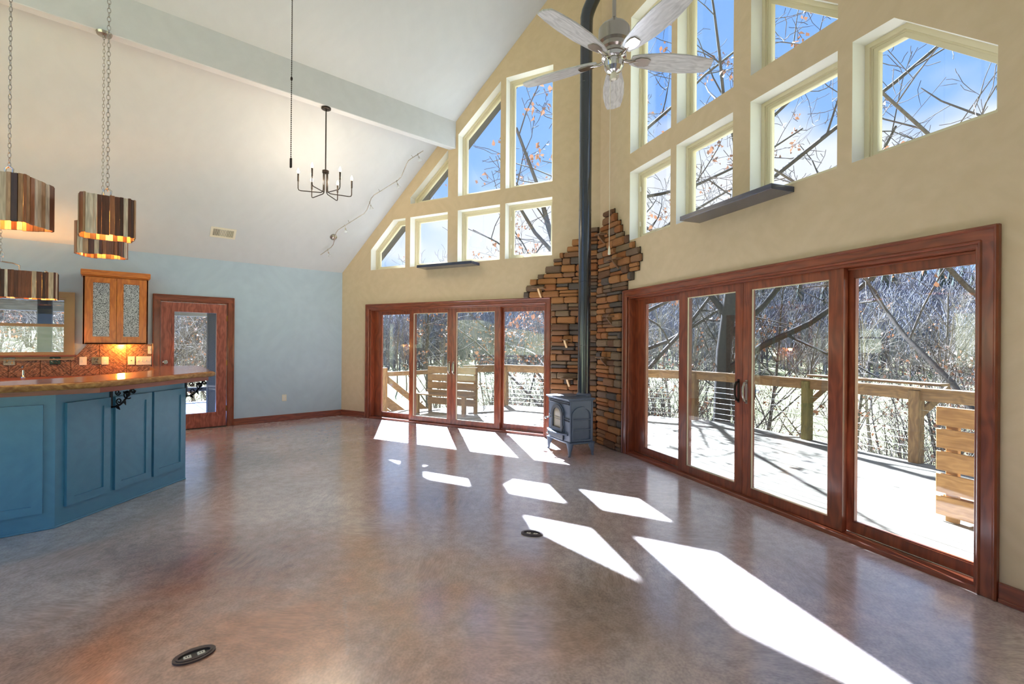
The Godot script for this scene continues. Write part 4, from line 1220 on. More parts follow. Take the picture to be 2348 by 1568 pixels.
# ------------------------------------------------------------------ ceiling fans
func build_fans() -> void:
	var f := thing("ceiling_fan", "brushed nickel ceiling fan with five whitewashed blades in front of the stovepipe", "ceiling fan", at(2.378, 3.27, 2.875))
	part(f, "canopy", MB.new().lathe([Vector2(0.02, 1.31), Vector2(0.05, 1.31), Vector2(0.065, 1.35), Vector2(0.065, 1.381)], 24), M.nickel)
	part(f, "downrod", MB.new().cyl(Vector3(0, 0.2, 0), Vector3(0, 1.34, 0), 0.0125, 12), M.nickel)
	part(f, "rod_collar", MB.new().lathe([Vector2(0.014, 0.27), Vector2(0.03, 0.25), Vector2(0.034, 0.205)], 20), M.nickel)
	part(f, "motor_housing", MB.new().lathe([Vector2(0.02, 0.22), Vector2(0.085, 0.21), Vector2(0.1, 0.19), Vector2(0.102, 0.10), Vector2(0.09, 0.085), Vector2(0.09, 0.06), Vector2(0.075, 0.05), Vector2(0.075, 0.03), Vector2(0.06, 0.02), Vector2(0, 0.02)], 36), M.nickel)
	part(f, "motor_band", MB.new().lathe([Vector2(0.07, 0.03), Vector2(0.078, 0.02), Vector2(0.08, -0.005), Vector2(0.064, -0.012), Vector2(0, -0.012)], 36), M.chrome)
	part(f, "switch_cup", MB.new().lathe([Vector2(0.062, -0.01), Vector2(0.064, -0.03), Vector2(0.06, -0.06), Vector2(0.045, -0.085), Vector2(0.02, -0.094), Vector2(0, -0.095)], 36), M.chrome)
	for i in 5:
		var an := deg_to_rad(17.0 + 72.0 * i)
		var bxf := Transform3D(Basis(Vector3.UP, -an), Vector3.ZERO)
		var arm := part(f, "blade_arm", MB.new().tube([Vector3(0.06, 0.0, 0), Vector3(0.1, -0.012, 0), Vector3(0.14, -0.004, 0), Vector3(0.17, 0.0, 0)], [0.013, 0.011, 0.011, 0.012], 8), M.nickel, bxf)
		var plate := PackedVector2Array([Vector2(0.14, -0.02), Vector2(0.17, -0.034), Vector2(0.215, -0.034), Vector2(0.24, -0.022), Vector2(0.24, 0.022), Vector2(0.215, 0.034), Vector2(0.17, 0.034), Vector2(0.14, 0.02)])
		var tilt := Transform3D(Basis(Vector3(1, 0, 0), PI / 2 - 0.21), Vector3(0, 0.0, 0))
		part(arm, "arm_plate", MB.new().prism(plate, 0.004, 0.012), M.nickel, tilt)
		var bl := PackedVector2Array([Vector2(0.115, -0.034), Vector2(0.18, -0.054), Vector2(0.32, -0.074), Vector2(0.46, -0.077), Vector2(0.58, -0.064), Vector2(0.645, -0.05), Vector2(0.665, 0.0), Vector2(0.655, 0.052), Vector2(0.58, 0.066), Vector2(0.46, 0.077), Vector2(0.32, 0.074), Vector2(0.18, 0.054), Vector2(0.115, 0.034)])
		part(f, "blade", MB.new().prism(bl, -0.005, 0.004), M.blade, bxf * tilt)
	part(f, "pull_chain", MB.new().cyl(Vector3(-0.018, -0.09, 0.01), Vector3(-0.018, -1.22, 0.01), 0.0018, 6), M.plate)
	part(f, "pull_knob", MB.new().lathe([Vector2(0, -1.275), Vector2(0.009, -1.27), Vector2(0.007, -1.24), Vector2(0.003, -1.215)], 10, at(-0.018, 0, 0.01)), M.plate)
	part(f, "lamp_socket", MB.new().lathe([Vector2(0.0, -0.135), Vector2(0.017, -0.132), Vector2(0.02, -0.1), Vector2(0.015, -0.09)], 14), M.plate)
	# second fan further along the beam, above the frame; its dark chain hangs into view
	var g := f.duplicate()
	g.name = numbered("ceiling_fan")
	add_child(g)
	g.position = Vector3(2.378, 3.27, 4.848)
	g.set_meta("label", "second ceiling fan on the same beam, long dark bead pull chain")
	for nm in ["pull_chain", "pull_knob"]:
		var old := g.get_node(nm)
		g.remove_child(old)
		old.free()
	var ch := MB.new()
	var y := -0.1
	while y > -1.16:
		ch.ball(Vector3(0, y, 0), 0.0024, 1.0, 5)
		y -= 0.0075
	ch.cyl(Vector3(0, -0.09, 0), Vector3(0, -1.165, 0), 0.0009, 4)
	part(g, "bead_chain", ch, M.bronze)
	part(g, "pull_tab", MB.new().bx(-0.0055, 0.0055, -1.2, -1.163, -0.0035, 0.0035, 0.002), M.bronze)
	part(g, "chain_joint", MB.new().bx(-0.0035, 0.0035, -0.87, -0.86, -0.0035, 0.0035, 0.001), M.bronze)

# ------------------------------------------------------------------ lamps
func chain(y0: float, y1: float, xo := 0.0, zo := 0.0, wide := 0.011, pitch := 0.036) -> MB:
	var m := MB.new()
	var y := y0
	var k := 0
	while y > y1:
		var pts := []
		for i in 10:
			var a := TAU * i / 10
			var u := cos(a) * wide
			var vv := sin(a) * (pitch * 0.5 + 0.005)
			pts.append(Vector3(xo + (u if k % 2 == 0 else u * 0.25), y - pitch / 2 + vv, zo + (u * 0.25 if k % 2 == 0 else u)))
		m.tube(pts, 0.0023, 5, true)
		y -= pitch
		k += 1
	return m

func slat_shade(w: Node3D, lx: float, lz: float, h: float, sd: int) -> void:
	# ring of upright slats of mixed woods round an oblong with cut corners
	rng.seed = sd
	var c := 0.03
	var path := [Vector2(-lx + c, lz), Vector2(lx - c, lz), Vector2(lx, lz - c), Vector2(lx, -lz + c), Vector2(lx - c, -lz), Vector2(-lx + c, -lz), Vector2(-lx, -lz + c), Vector2(-lx, lz - c)]
	for i in path.size():
		var a: Vector2 = path[i]
		var b: Vector2 = path[(i + 1) % path.size()]
		var l := a.distance_to(b)
		var d := (b - a) / l
		var s := 0.0
		while s < l - 0.004:
			var wd := minf(rng.randf_range(0.022, 0.05), l - s)
			if l - s - wd < 0.015: wd = l - s
			var mid := a + d * (s + wd / 2)
			var out := Vector2(d.y, -d.x) * -1.0
			var proud := rng.randf_range(-0.003, 0.005)
			var e := Transform3D(Basis(Vector3(d.x, 0, d.y), Vector3.UP, Vector3(out.x, 0, out.y)), Vector3(mid.x + out.x * proud, h / 2 + rng.randf_range(-0.004, 0.004), mid.y + out.y * proud))
			if e.basis.determinant() < 0: e.basis.x = -e.basis.x
			part(w, "slat", MB.new().box(Transform3D(), Vector3(wd - 0.0006, h, 0.011), 0.0015), M.woods[rng.randi() % M.woods.size()], e)
			s += wd

func pendant(p: Vector3, lx: float, lz: float, h: float, turn: float, ceil_y: float, label: String, sd: int, wide := false) -> void:
	var w := thing("slat_pendant", label, "pendant lamp", at(p.x, p.y, p.z, turn))
	slat_shade(w, lx, lz, h, sd)
	part(w, "top_strap", MB.new().bx(-lx + 0.01, lx - 0.01, h - 0.03, h - 0.022, -0.012, 0.012), M.nickel)
	part(w, "lamp_socket", MB.new().lathe([Vector2(0.02, h - 0.03), Vector2(0.022, h - 0.09), Vector2(0, h - 0.09)], 14), M.nickel)
	var lift := 0.0
	if wide:
		lift = 0.13
		part(w, "yoke", MB.new().tube([Vector3(-0.16, h - 0.03, 0), Vector3(-0.16, h + 0.07, 0), Vector3(-0.1, h + 0.095, 0), Vector3(0, h + 0.105, 0), Vector3(0.1, h + 0.095, 0), Vector3(0.16, h + 0.07, 0), Vector3(0.16, h - 0.03, 0)], 0.008, 8), M.nickel)
		for sx in [-0.4, 0.0, 0.4]:
			part(w, "strap_knob", MB.new().ball(Vector3(sx, h + 0.006, lz - 0.02), 0.014), M.nickel)
	for b in ([-0.35, 0.35] if wide else [0.0]):
		part(w, "light_bulb", MB.new().lathe([Vector2(0.013, h - 0.09), Vector2(0.02, h - 0.11), Vector2(0.032, h - 0.145), Vector2(0.026, h - 0.175), Vector2(0, h - 0.187)], 16, at(b, 0, 0)), M.bulb_warm)
		lamp(w, Vector3(b, h - 0.145, 0), c8(255, 186, 100), 0.18, 0.03)
	var hk := MB.new().cyl(Vector3(0, h - 0.03 + lift, 0), Vector3(0, h + 0.03 + lift, 0), 0.012, 10)
	hk.tube([Vector3(-0.02, h + 0.03 + lift, 0), Vector3(-0.024, h + 0.075 + lift, 0), Vector3(0, h + 0.095 + lift, 0), Vector3(0.024, h + 0.075 + lift, 0), Vector3(0.02, h + 0.03 + lift, 0)], 0.0075, 8, true)
	part(w, "hook", hk, M.chrome)
	part(w, "chain", chain(ceil_y - p.y - 0.03, h + 0.085 + lift), M.nickel)
	part(w, "canopy", MB.new().lathe([Vector2(0, ceil_y - p.y - 0.045), Vector2(0.012, ceil_y - p.y - 0.045), Vector2(0.014, ceil_y - p.y - 0.03), Vector2(0.062, ceil_y - p.y - 0.022), Vector2(0.07, ceil_y - p.y + 0.002)], 28), M.nickel)

func build_lamps() -> void:
	pendant(Vector3(-0.822, 2.255, 5.89), 0.19, 0.17, 0.345, 1.1, roof_y(-0.822), "boxy wood-slat pendant over the bar, further from the glass doors", 11)
	pendant(Vector3(-0.895, 2.262, 5.337), 0.17, 0.15, 0.315, 1.62, roof_y(-0.895), "boxy wood-slat pendant over the angled corner of the bar", 12)
	pendant(Vector3(-2.345, 2.295, 5.36), 0.18, 0.16, 0.33, 1.25, 4.651, "boxy wood-slat pendant hanging from the white beam, behind the bar", 13)
	pendant(Vector3(-4.12, 1.92, 6.28), 0.5, 0.14, 0.33, PI / 2, roof_y(-4.12), "long wood-slat pendant in front of the kitchen window", 14, true)
	# chandelier
	var w := thing("chandelier", "dark bronze six-arm candle chandelier hanging from the white beam", "chandelier", at(-2.378, 3.455, 3.03))
	part(w, "canopy", MB.new().lathe([Vector2(0.012, 1.165), Vector2(0.05, 1.168), Vector2(0.064, 1.176), Vector2(0.064, 1.196)], 24), M.bronze)
	part(w, "stem", MB.new().cyl(Vector3(0, 0.3, 0), Vector3(0, 1.175, 0), 0.0085, 10), M.bronze)
	part(w, "hub", MB.new().lathe([Vector2(0, 0.285), Vector2(0.03, 0.285), Vector2(0.044, 0.29), Vector2(0.044, 0.325), Vector2(0.03, 0.332), Vector2(0.012, 0.34)], 20), M.bronze)
	for i in 6:
		var an := deg_to_rad(12.0 + 60.0 * i)
		var xf := Transform3D(Basis(Vector3.UP, an), Vector3.ZERO)
		var pts := [Vector3(0.028, 0.29, 0), Vector3(0.028, 0.06, 0), Vector3(0.036, 0.03, 0), Vector3(0.06, 0.014, 0), Vector3(0.31, 0.006, 0), Vector3(0.335, 0.012, 0), Vector3(0.345, 0.035, 0), Vector3(0.345, 0.14, 0)]
		var arm := part(w, "arm", MB.new().tube(pts, 0.0068, 8), M.bronze, xf)
		part(arm, "candle_sleeve", MB.new().cyl(Vector3(0.345, 0.13, 0), Vector3(0.345, 0.235, 0), 0.0115, 10), M.bronze)
		part(arm, "candle_bulb", MB.new().lathe([Vector2(0.009, 0.235), Vector2(0.0165, 0.255), Vector2(0.0165, 0.27), Vector2(0.008, 0.295), Vector2(0, 0.312)], 14, at(0.345, 0, 0)), M.bulb)
		lamp(w, xf * Vector3(0.345, 0.27, 0), c8(255, 236, 208), 0.05, 0.012)
	# wavy track light on the left slope
	var t := thing("track_light", "wavy brushed nickel rail spotlight on the left ceiling slope", "track light")
	var nrm := Vector3(M_ROOF, -1, 0).normalized()
	var tp := [[-4.397, 2.39], [-4.26, 2.255], [-4.21, 2.232], [-4.133, 2.241], [-4.03, 2.252], [-3.985, 2.235], [-3.94, 2.185], [-3.69, 1.895], [-3.63, 1.868], [-3.571, 1.866], [-3.46, 1.866], [-3.41, 1.84], [-3.343, 1.759], [-3.15, 1.535], [-3.1, 1.503], [-3.05, 1.496], [-2.92, 1.494], [-2.87, 1.483], [-2.83, 1.445], [-2.70, 1.30]]
	var pts := []
	for q in tp: pts.append(Vector3(q[0], roof_y(q[0]) - 0.1, q[1]))
	part(t, "rail", MB.new().tube(pts, 0.006, 8), M.nickel)
	var cn := Vector3(-4.18, roof_y(-4.18), 2.243)
	part(t, "power_canopy", MB.new().lathe([Vector2(0, 0.045), Vector2(0.03, 0.042), Vector2(0.058, 0.02), Vector2(0.062, 0.0)], 24, Transform3D(Basis(Vector3(0, 0, 1).cross(nrm) * -1.0, nrm, Vector3(0, 0, 1)), cn)), M.nickel)
	part(t, "canopy_stem", MB.new().cyl(cn, Vector3(-4.16, roof_y(-4.16) - 0.1, 2.236), 0.006, 8), M.nickel)
	for q in [[-3.854, 2.09], [-3.347, 1.765], [-2.817, 1.43]]:
		var a := Vector3(q[0], roof_y(q[0]) - 0.1, q[1])
		part(t, "standoff", MB.new().cyl(a, Vector3(q[0] - 0.05, roof_y(q[0] - 0.05), q[1]), 0.0045, 6), M.nickel)
	for q in [[-4.304, 2.297, 0.3], [-3.907, 2.147, -0.1], [-3.52, 1.866, 0.2], [-3.161, 1.547, 0.35], [-2.764, 1.37, 0.7]]:
		var a := Vector3(q[0], roof_y(q[0]) - 0.1, q[1])
		var dr := Vector3(sin(q[2]) * 0.6, -1, -0.25).normalized()
		var sp := part(t, "spot_head", MB.new().cyl(a + Vector3(0, 0.014, 0), a + Vector3(0, -0.014, 0), 0.009, 8).cyl(a, a + dr * 0.05, 0.004, 6).cyl(a + dr * 0.045, a + dr * 0.075, 0.011, 10), M.nickel)
		var ax := dr.cross(Vector3.RIGHT).normalized()
		part(sp, "glass_cup", MB.new().lathe([Vector2(0.012, 0.065), Vector2(0.02, 0.085), Vector2(0.036, 0.115), Vector2(0.034, 0.115), Vector2(0.018, 0.085)], 14, Transform3D(Basis(ax.cross(dr) * -1.0, dr, ax).orthonormalized(), a)), M.cup)

# ------------------------------------------------------------------ shelves, vent, floor boxes
func build_small() -> void:
	for k in 2:
		var sg := -1.0 if k == 0 else 1.0
		solo("floating_shelf", MB.new().bx(sg * 2.005, sg * 3.09, 2.664, 2.708, 0.0, 0.25, 0.002), M.shelf, ["dark blue-grey floating shelf under the small windows beside the blue wall", "dark blue-grey floating shelf under the windows by the ceiling fan"][k], "shelf", [FA, FB][k])
	# vent in the left slope
	var nrm := Vector3(M_ROOF, -1, 0).normalized()
	var upv := Vector3(1, M_ROOF, 0).normalized()
	var vf := Transform3D(Basis(Vector3(0, 0, -1), upv, Vector3(0, 0, -1).cross(upv)), Vector3(-4.35, roof_y(-4.35), 3.912))
	if vf.basis.z.dot(nrm) < 0: vf.basis = Basis(Vector3(0, 0, 1), upv, Vector3(0, 0, 1).cross(upv))
	var v := thing("air_vent", "white slotted air register in the left ceiling slope", "vent", vf)
	var q := PackedVector2Array([Vector2(-0.172, -0.094), Vector2(0.172, -0.094), Vector2(0.172, 0.094), Vector2(-0.172, 0.094)])
	part(v, "frame", MB.new().ring(q, inset(q, 0.03), 0.0, 0.008), M.plate)
	part(v, "duct_back", MB.new().bx(-0.145, 0.145, -0.066, 0.066, 0.0, 0.002), M.plate_dark)
	for i in 24:
		var x := -0.138 + i * 0.012
		part(v, "louver", MB.new().box(Transform3D(Basis(Vector3.UP, 0.7 if i < 8 else (-0.7 if i > 15 else 0.0)), Vector3(x, 0, 0.004)), Vector3(0.0075, 0.13, 0.0015)), M.plate)
	# oval floor boxes
	for b in [[1.73, 5.053, PI / 2 + 0.0, "oval bronze floor outlet box in the rust-stained foreground floor"], [1.726, 2.952, 0.62, "oval bronze floor outlet box beside the sunlit patches"]]:
		var w := thing("floor_outlet", b[3], "outlet", at(b[0], 0, b[1], b[2]))
		var ov := PackedVector2Array()
		var iv := PackedVector2Array()
		for i in 32:
			var a := TAU * i / 32
			ov.append(Vector2(cos(a) * 0.083, sin(a) * 0.054))
			iv.append(Vector2(cos(a) * 0.062, sin(a) * 0.027))
		var up := Transform3D(Basis(Vector3.RIGHT, Vector3(0, 0, -1), Vector3.UP), Vector3.ZERO)
		part(w, "rim", MB.new().ring(ov, inset(ov, 0.012), 0.0, 0.008).ring(inset(ov, 0.012), iv, 0.0, 0.0105), M.floor_box, up)
		part(w, "well", MB.new().prism(iv, 0.0002, 0.0012), M.plate_dark, up)
		for sx in [-0.026, 0.026]:
			var so := part(w, "socket", MB.new().bx(sx - 0.015, sx + 0.015, 0.001, 0.006, -0.013, 0.013, 0.003), M.plate)
			part(so, "slot", MB.new().bx(sx - 0.006, sx - 0.003, 0.0055, 0.0065, -0.006, 0.004).bx(sx + 0.003, sx + 0.006, 0.0055, 0.0065, -0.006, 0.004), M.black)

# ------------------------------------------------------------------ deck
const YD := -0.12

func wall_pt(k: int, s: float, n: float) -> Vector2:
	return Vector2(-S * s + C * n, C * s + S * n) if k == 0 else Vector2(S * s - C * n, C * s + S * n)

func build_deck() -> void:
	rng.seed = 9
	var halves := [PackedVector2Array([Vector2(0, -0.28), Vector2(0, -4.03), Vector2(-4.72, -2.25), Vector2(-5.5, 0.85), Vector2(-5.5, 1.5), Vector2(-4.97, 1.64)]), PackedVector2Array([Vector2(0, -0.28), Vector2(0, -4.03), Vector2(6.6, -1.44), Vector2(6.6, 2.3), Vector2(4.97, 1.64)])]
	var dk := thing("deck", "sun-bleached wooden deck wrapping the pointed glass front", "deck", Transform3D(), "", "structure")
	for k in 2:
		for j in 28:
			var n0 := -0.26 - j * 0.142
			var n1 := n0 - 0.134
			var strip := PackedVector2Array([wall_pt(k, -3, n0), wall_pt(k, 9, n0), wall_pt(k, 9, n1), wall_pt(k, -3, n1)])
			for c in Geometry2D.intersect_polygons(strip, halves[k]):
				if c.size() < 3: continue
				# board in the wall's frame so that the grain runs along it
				var f: Transform3D = [FA, FB][k]
				var loc := PackedVector2Array()
				for p in c:
					var q := f.affine_inverse() * Vector3(p.x, 0, p.y)
					loc.append(Vector2(q.x, q.z))
				part(dk, "deck_board", MB.new().prism(loc, -YD, -YD + 0.035, Transform3D(Basis(Vector3.RIGHT, Vector3(0, 0, 1), Vector3.DOWN), Vector3.ZERO)), M.deck[rng.randi() % 4], f)
	for e in [[Vector3(0, YD - 0.13, -3.98), Vector3(-4.7, YD - 0.13, -2.22)], [Vector3(0, YD - 0.13, -3.98), Vector3(6.6, YD - 0.13, -1.4)], [Vector3(-4.7, YD - 0.13, -2.22), Vector3(-5.47, YD - 0.13, 0.85)]]:
		part(dk, "rim_joist", MB.new().bar(e[0], e[1], 0.04, 0.19), M.lumber_h)
	# railing: posts, top rails with a flat cap, cables
	var rl := thing("deck_railing", "timber deck railing with thin steel cables round the pointed deck", "railing")
	var posts := [Vector3(-4.60, YD, -2.16), Vector3(-0.52, YD, -3.74), Vector3(1.637, YD, -3.31), Vector3(3.085, YD, -2.74), Vector3(4.6, YD, -2.15), Vector3(6.2, YD, -1.52)]
	for i in posts.size():
		var p: Vector3 = posts[i]
		var turn := 0.37 if i < 1 else -0.37
		part(rl, "post", MB.new().bx(-0.062, 0.062, 0, 0.955, -0.062, 0.062, 0.006), M.lumber_green if i == 2 else M.lumber_v, at(p.x, p.y, p.z, turn))
		if i in [2, 3]:
			part(rl, "outer_brace", MB.new().bar(p + Vector3(0.02, 0.62, -0.08), p + Vector3(0.28, 0.98, -0.42), 0.04, 0.09, 0.004), M.lumber_v)
	var runs := [[posts[0], posts[1]], [posts[1], posts[2]], [posts[2], posts[3]], [posts[3], posts[4]], [posts[4], posts[5]], [Vector3(-4.60, YD, -2.16), Vector3(-4.86, YD, -1.1)]]
	for q in runs:
		var a: Vector3 = q[0]
		var b: Vector3 = q[1]
		part(rl, "top_rail", MB.new().bar(a + Vector3.UP * 0.895, b + Vector3.UP * 0.895, 0.04, 0.14, 0.004), M.lumber_h)
		part(rl, "rail_cap", MB.new().bar(a + Vector3.UP * 0.98, b + Vector3.UP * 0.98, 0.14, 0.032, 0.005), M.lumber_h)
		for i in 7:
			var y := 0.1 + i * 0.1
			part(rl, "cable", MB.new().cyl(a + Vector3.UP * y, b + Vector3.UP * y, 0.0028, 5), M.cable)
	part(rl, "ledge_board", MB.new().bar(Vector3(1.6, YD + 1.03, -3.62), Vector3(3.35, YD + 1.03, -2.93), 0.2, 0.035, 0.005), M.lumber_h)
	# pallet furniture
	var pb := thing("pallet_chair", "pale pallet-wood chair back standing on the deck beside the large glass doors", "chair", FB * Transform3D(Basis(), Vector3(3.25, YD, -1.543)))
	for i in 5:
		part(pb, "slat", MB.new().bx(0, 1.0, 0.05 + i * 0.197, 0.05 + i * 0.197 + 0.168, -0.01, 0.012, 0.004), M.pallet)
	for x in [0.06, 0.5, 0.9]:
		part(pb, "upright", MB.new().bx(x, x + 0.09, 0.0, 0.98, -0.055, -0.012, 0.004), M.pallet)
	part(pb, "seat", MB.new().bx(0.02, 0.98, 0.19, 0.225, -0.6, -0.055, 0.004), M.pallet)
	for x in [0.05, 0.86]:
		part(pb, "front_leg", MB.new().bx(x, x + 0.09, 0.0, 0.19, -0.58, -0.5, 0.004), M.pallet)
	var pa := thing("slat_bench", "weathered slatted bench at the deck rail outside the blue-wall side doors", "bench", FA * Transform3D(Basis(), Vector3(-4.58, YD, -2.03)))
	for i in 5:
		part(pa, "back_slat", MB.new().bx(0, 1.28, 0.16 + i * 0.172, 0.16 + i * 0.172 + 0.15, -0.012, 0.012, 0.004), M.lumber_h)
	for x in [0.0, 1.2]:
		part(pa, "back_leg", MB.new().bx(x, x + 0.08, 0.0, 1.0, -0.06, -0.012, 0.004), M.lumber_v)
		part(pa, "front_leg", MB.new().bx(x, x + 0.08, 0.0, 0.4, 0.38, 0.45, 0.004), M.lumber_v)
	for i in 3:
		part(pa, "seat_slat", MB.new().bx(0, 1.28, 0.4, 0.425, 0.03 + i * 0.15, 0.16 + i * 0.15, 0.004), M.lumber_h)
	# stair down on the left
	var stp := thing("stair_rail", "timber stair handrail descending from the deck beyond the blue-wall side doors", "railing")
	part(stp, "newel_post", MB.new().bx(-0.06, 0.06, 0, 0.97, -0.06, 0.06, 0.006), M.lumber_v, at(-5.33, YD, 0.69))
	part(stp, "landing_rail", MB.new().bar(Vector3(-5.4, 0.70, 0.6), Vector3(-5.65, 0.70, -0.9), 0.04, 0.1, 0.004), M.lumber_h)
	part(stp, "hand_rail", MB.new().bar(Vector3(-5.4, 0.62, 0.62), Vector3(-5.75, -0.55, -1.0), 0.04, 0.13, 0.004), M.lumber_h)
	part(stp, "stringer", MB.new().bar(Vector3(-5.4, 0.12, 0.62), Vector3(-5.75, -0.95, -0.9), 0.04, 0.2, 0.004), M.lumber_h)
	part(stp, "far_stringer", MB.new().bar(Vector3(-6.3, 0.05, 0.62), Vector3(-6.65, -1.0, -0.9), 0.04, 0.2, 0.004), M.lumber_h)
	for i in 4:
		part(stp, "tread", MB.new().bx(-6.4 - i * 0.09, -5.45 - i * 0.09, YD - 0.22 - i * 0.19, YD - 0.18 - i * 0.19, 0.3 - i * 0.28, 0.58 - i * 0.28, 0.004), M.lumber_h)

# ------------------------------------------------------------------ landscape
const HILL := [[-180.0, 3.0], [-110.0, 4.0], [-75.0, 0.0], [-64.0, -2.0], [-57.0, 0.5], [-50.0, 3.2], [-36.0, 7.0], [-28.0, 11.0], [-10.0, 12.0], [10.0, 11.0], [60.0, 6.0], [180.0, 3.0]]

func gy(x: float, z: float) -> float:
	var r := Vector2(x, z).length()
	var az := rad_to_deg(atan2(x, -z))
	var top := 0.0
	for i in HILL.size() - 1:
		if az >= HILL[i][0] and az <= HILL[i + 1][0]:
			top = lerpf(HILL[i][1], HILL[i + 1][1], (az - HILL[i][0]) / (HILL[i + 1][0] - HILL[i][0]))
	var y := lerpf(-3.4, top, smoothstep(70.0, 165.0, r))
	y -= 1.2 * smoothstep(9.0, 30.0, r) * (1.0 - smoothstep(40.0, 90.0, r))
	if z > 0.5 and x < -9.0: y += smoothstep(0.5, 4.0, z) * smoothstep(9.0, 24.0, -x) * 6.0
	if x > -9.0 and z > 3.0: y = maxf(y, lerpf(y, -0.35, smoothstep(3.0, 8.0, z)))
	return y

class Grower:
	var wood := MB.new()
	var leaf := MB.new()
	var r := RandomNumberGenerator.new()
	var prm := {}
	func rv() -> Vector3:
		return Vector3(r.randf_range(-1, 1), r.randf_range(-1, 1), r.randf_range(-1, 1))
	func grow(p: Vector3, d: Vector3, l: float, rad: float, lvl: int) -> void:
		var n: int = [7, 5, 4, 3, 3][lvl]
		var pts := [p]
		var rs := [rad]
		var ds := [d]
		for i in n:
			d = (d + rv() * prm.wob[lvl] + Vector3.UP * prm.trop[lvl]).normalized()
			p += d * l / n
			pts.append(p)
			rs.append(maxf(rad * lerpf(1.0, prm.taper, (i + 1.0) / n), prm.thin))
			ds.append(d)
		wood.tube(pts, rs, [8, 5, 4, 3, 3][lvl], false, false)
		if lvl >= prm.levels:
			if r.randf() < prm.leaves: leafy(p, d)
			return
		var k: int = prm.kids[lvl]
		for i in k:
			var t := lerpf(prm.first[lvl], 1.0, (i + r.randf()) / k)
			var at_ := t * n
			var j := mini(int(at_), n - 1)
			var q: Vector3 = pts[j].lerp(pts[j + 1], at_ - j)
			var dd: Vector3 = ds[j + 1]
			var side := dd.cross(rv()).normalized()
			var an: float = r.randf_range(0.55, 1.05) * prm.open
			var nd := (dd * cos(an) + side * sin(an)).normalized()
			grow(q, nd, l * prm.ratio[lvl] * (1.15 - 0.55 * t) * r.randf_range(0.7, 1.2), lerpf(rad, rad * prm.taper, t) * 0.5, lvl + 1)
	func leafy(p: Vector3, d: Vector3) -> void:
		for i in r.randi_range(3, 8):
			var s: float = r.randf_range(0.045, 0.085) * prm.get("leaf_size", 1.0)
			var a := (rv() + Vector3.DOWN * 0.8).normalized()
			var b := a.cross(rv()).normalized()
			var o := p + rv() * 0.1
			var c: Vector3 = a.cross(b) * s * 0.25
			leaf.quad(o, o + a * s * 0.5 + b * s * 0.4 + c, o + a * s * 1.2, o + a * s * 0.5 - b * s * 0.4 + c)

func tree_pair(sd: int, prm: Dictionary) -> Array:
	var t := Grower.new()
	t.r.seed = sd
	t.prm = prm
	for i in prm.stems:
		var a: float = TAU * i / float(prm.stems) + 0.4
		var off: float = prm.spread if prm.stems > 1 else 0.0
		t.grow(Vector3(cos(a), -0.3, sin(a)) * Vector3(off * 0.3, 1, off * 0.3), (Vector3.UP + Vector3(cos(a), 0, sin(a)) * off).normalized(), prm.len * (t.r.randf_range(0.75, 1.1) if prm.stems > 1 else 1.0), prm.rad, 0)
	return [t.wood.mesh(), t.leaf.mesh() if t.leaf.v.size() else null]

func plant(pair: Array, called: String, label: String, cat: String, xf: Transform3D, group: String, bark: Material, lf: Material) -> void:
	var w := thing(called, label, cat, xf, group)
	part(w, "trunk_and_branches", pair[0], bark)
	if pair[1]: part(w, "dry_leaves", pair[1], lf)

func spot(x: float, z: float, turn: float, s: float) -> Transform3D:
	return Transform3D(Basis(Vector3.UP, turn).scaled(Vector3.ONE * s), Vector3(x, gy(x, z) - 0.05, z))

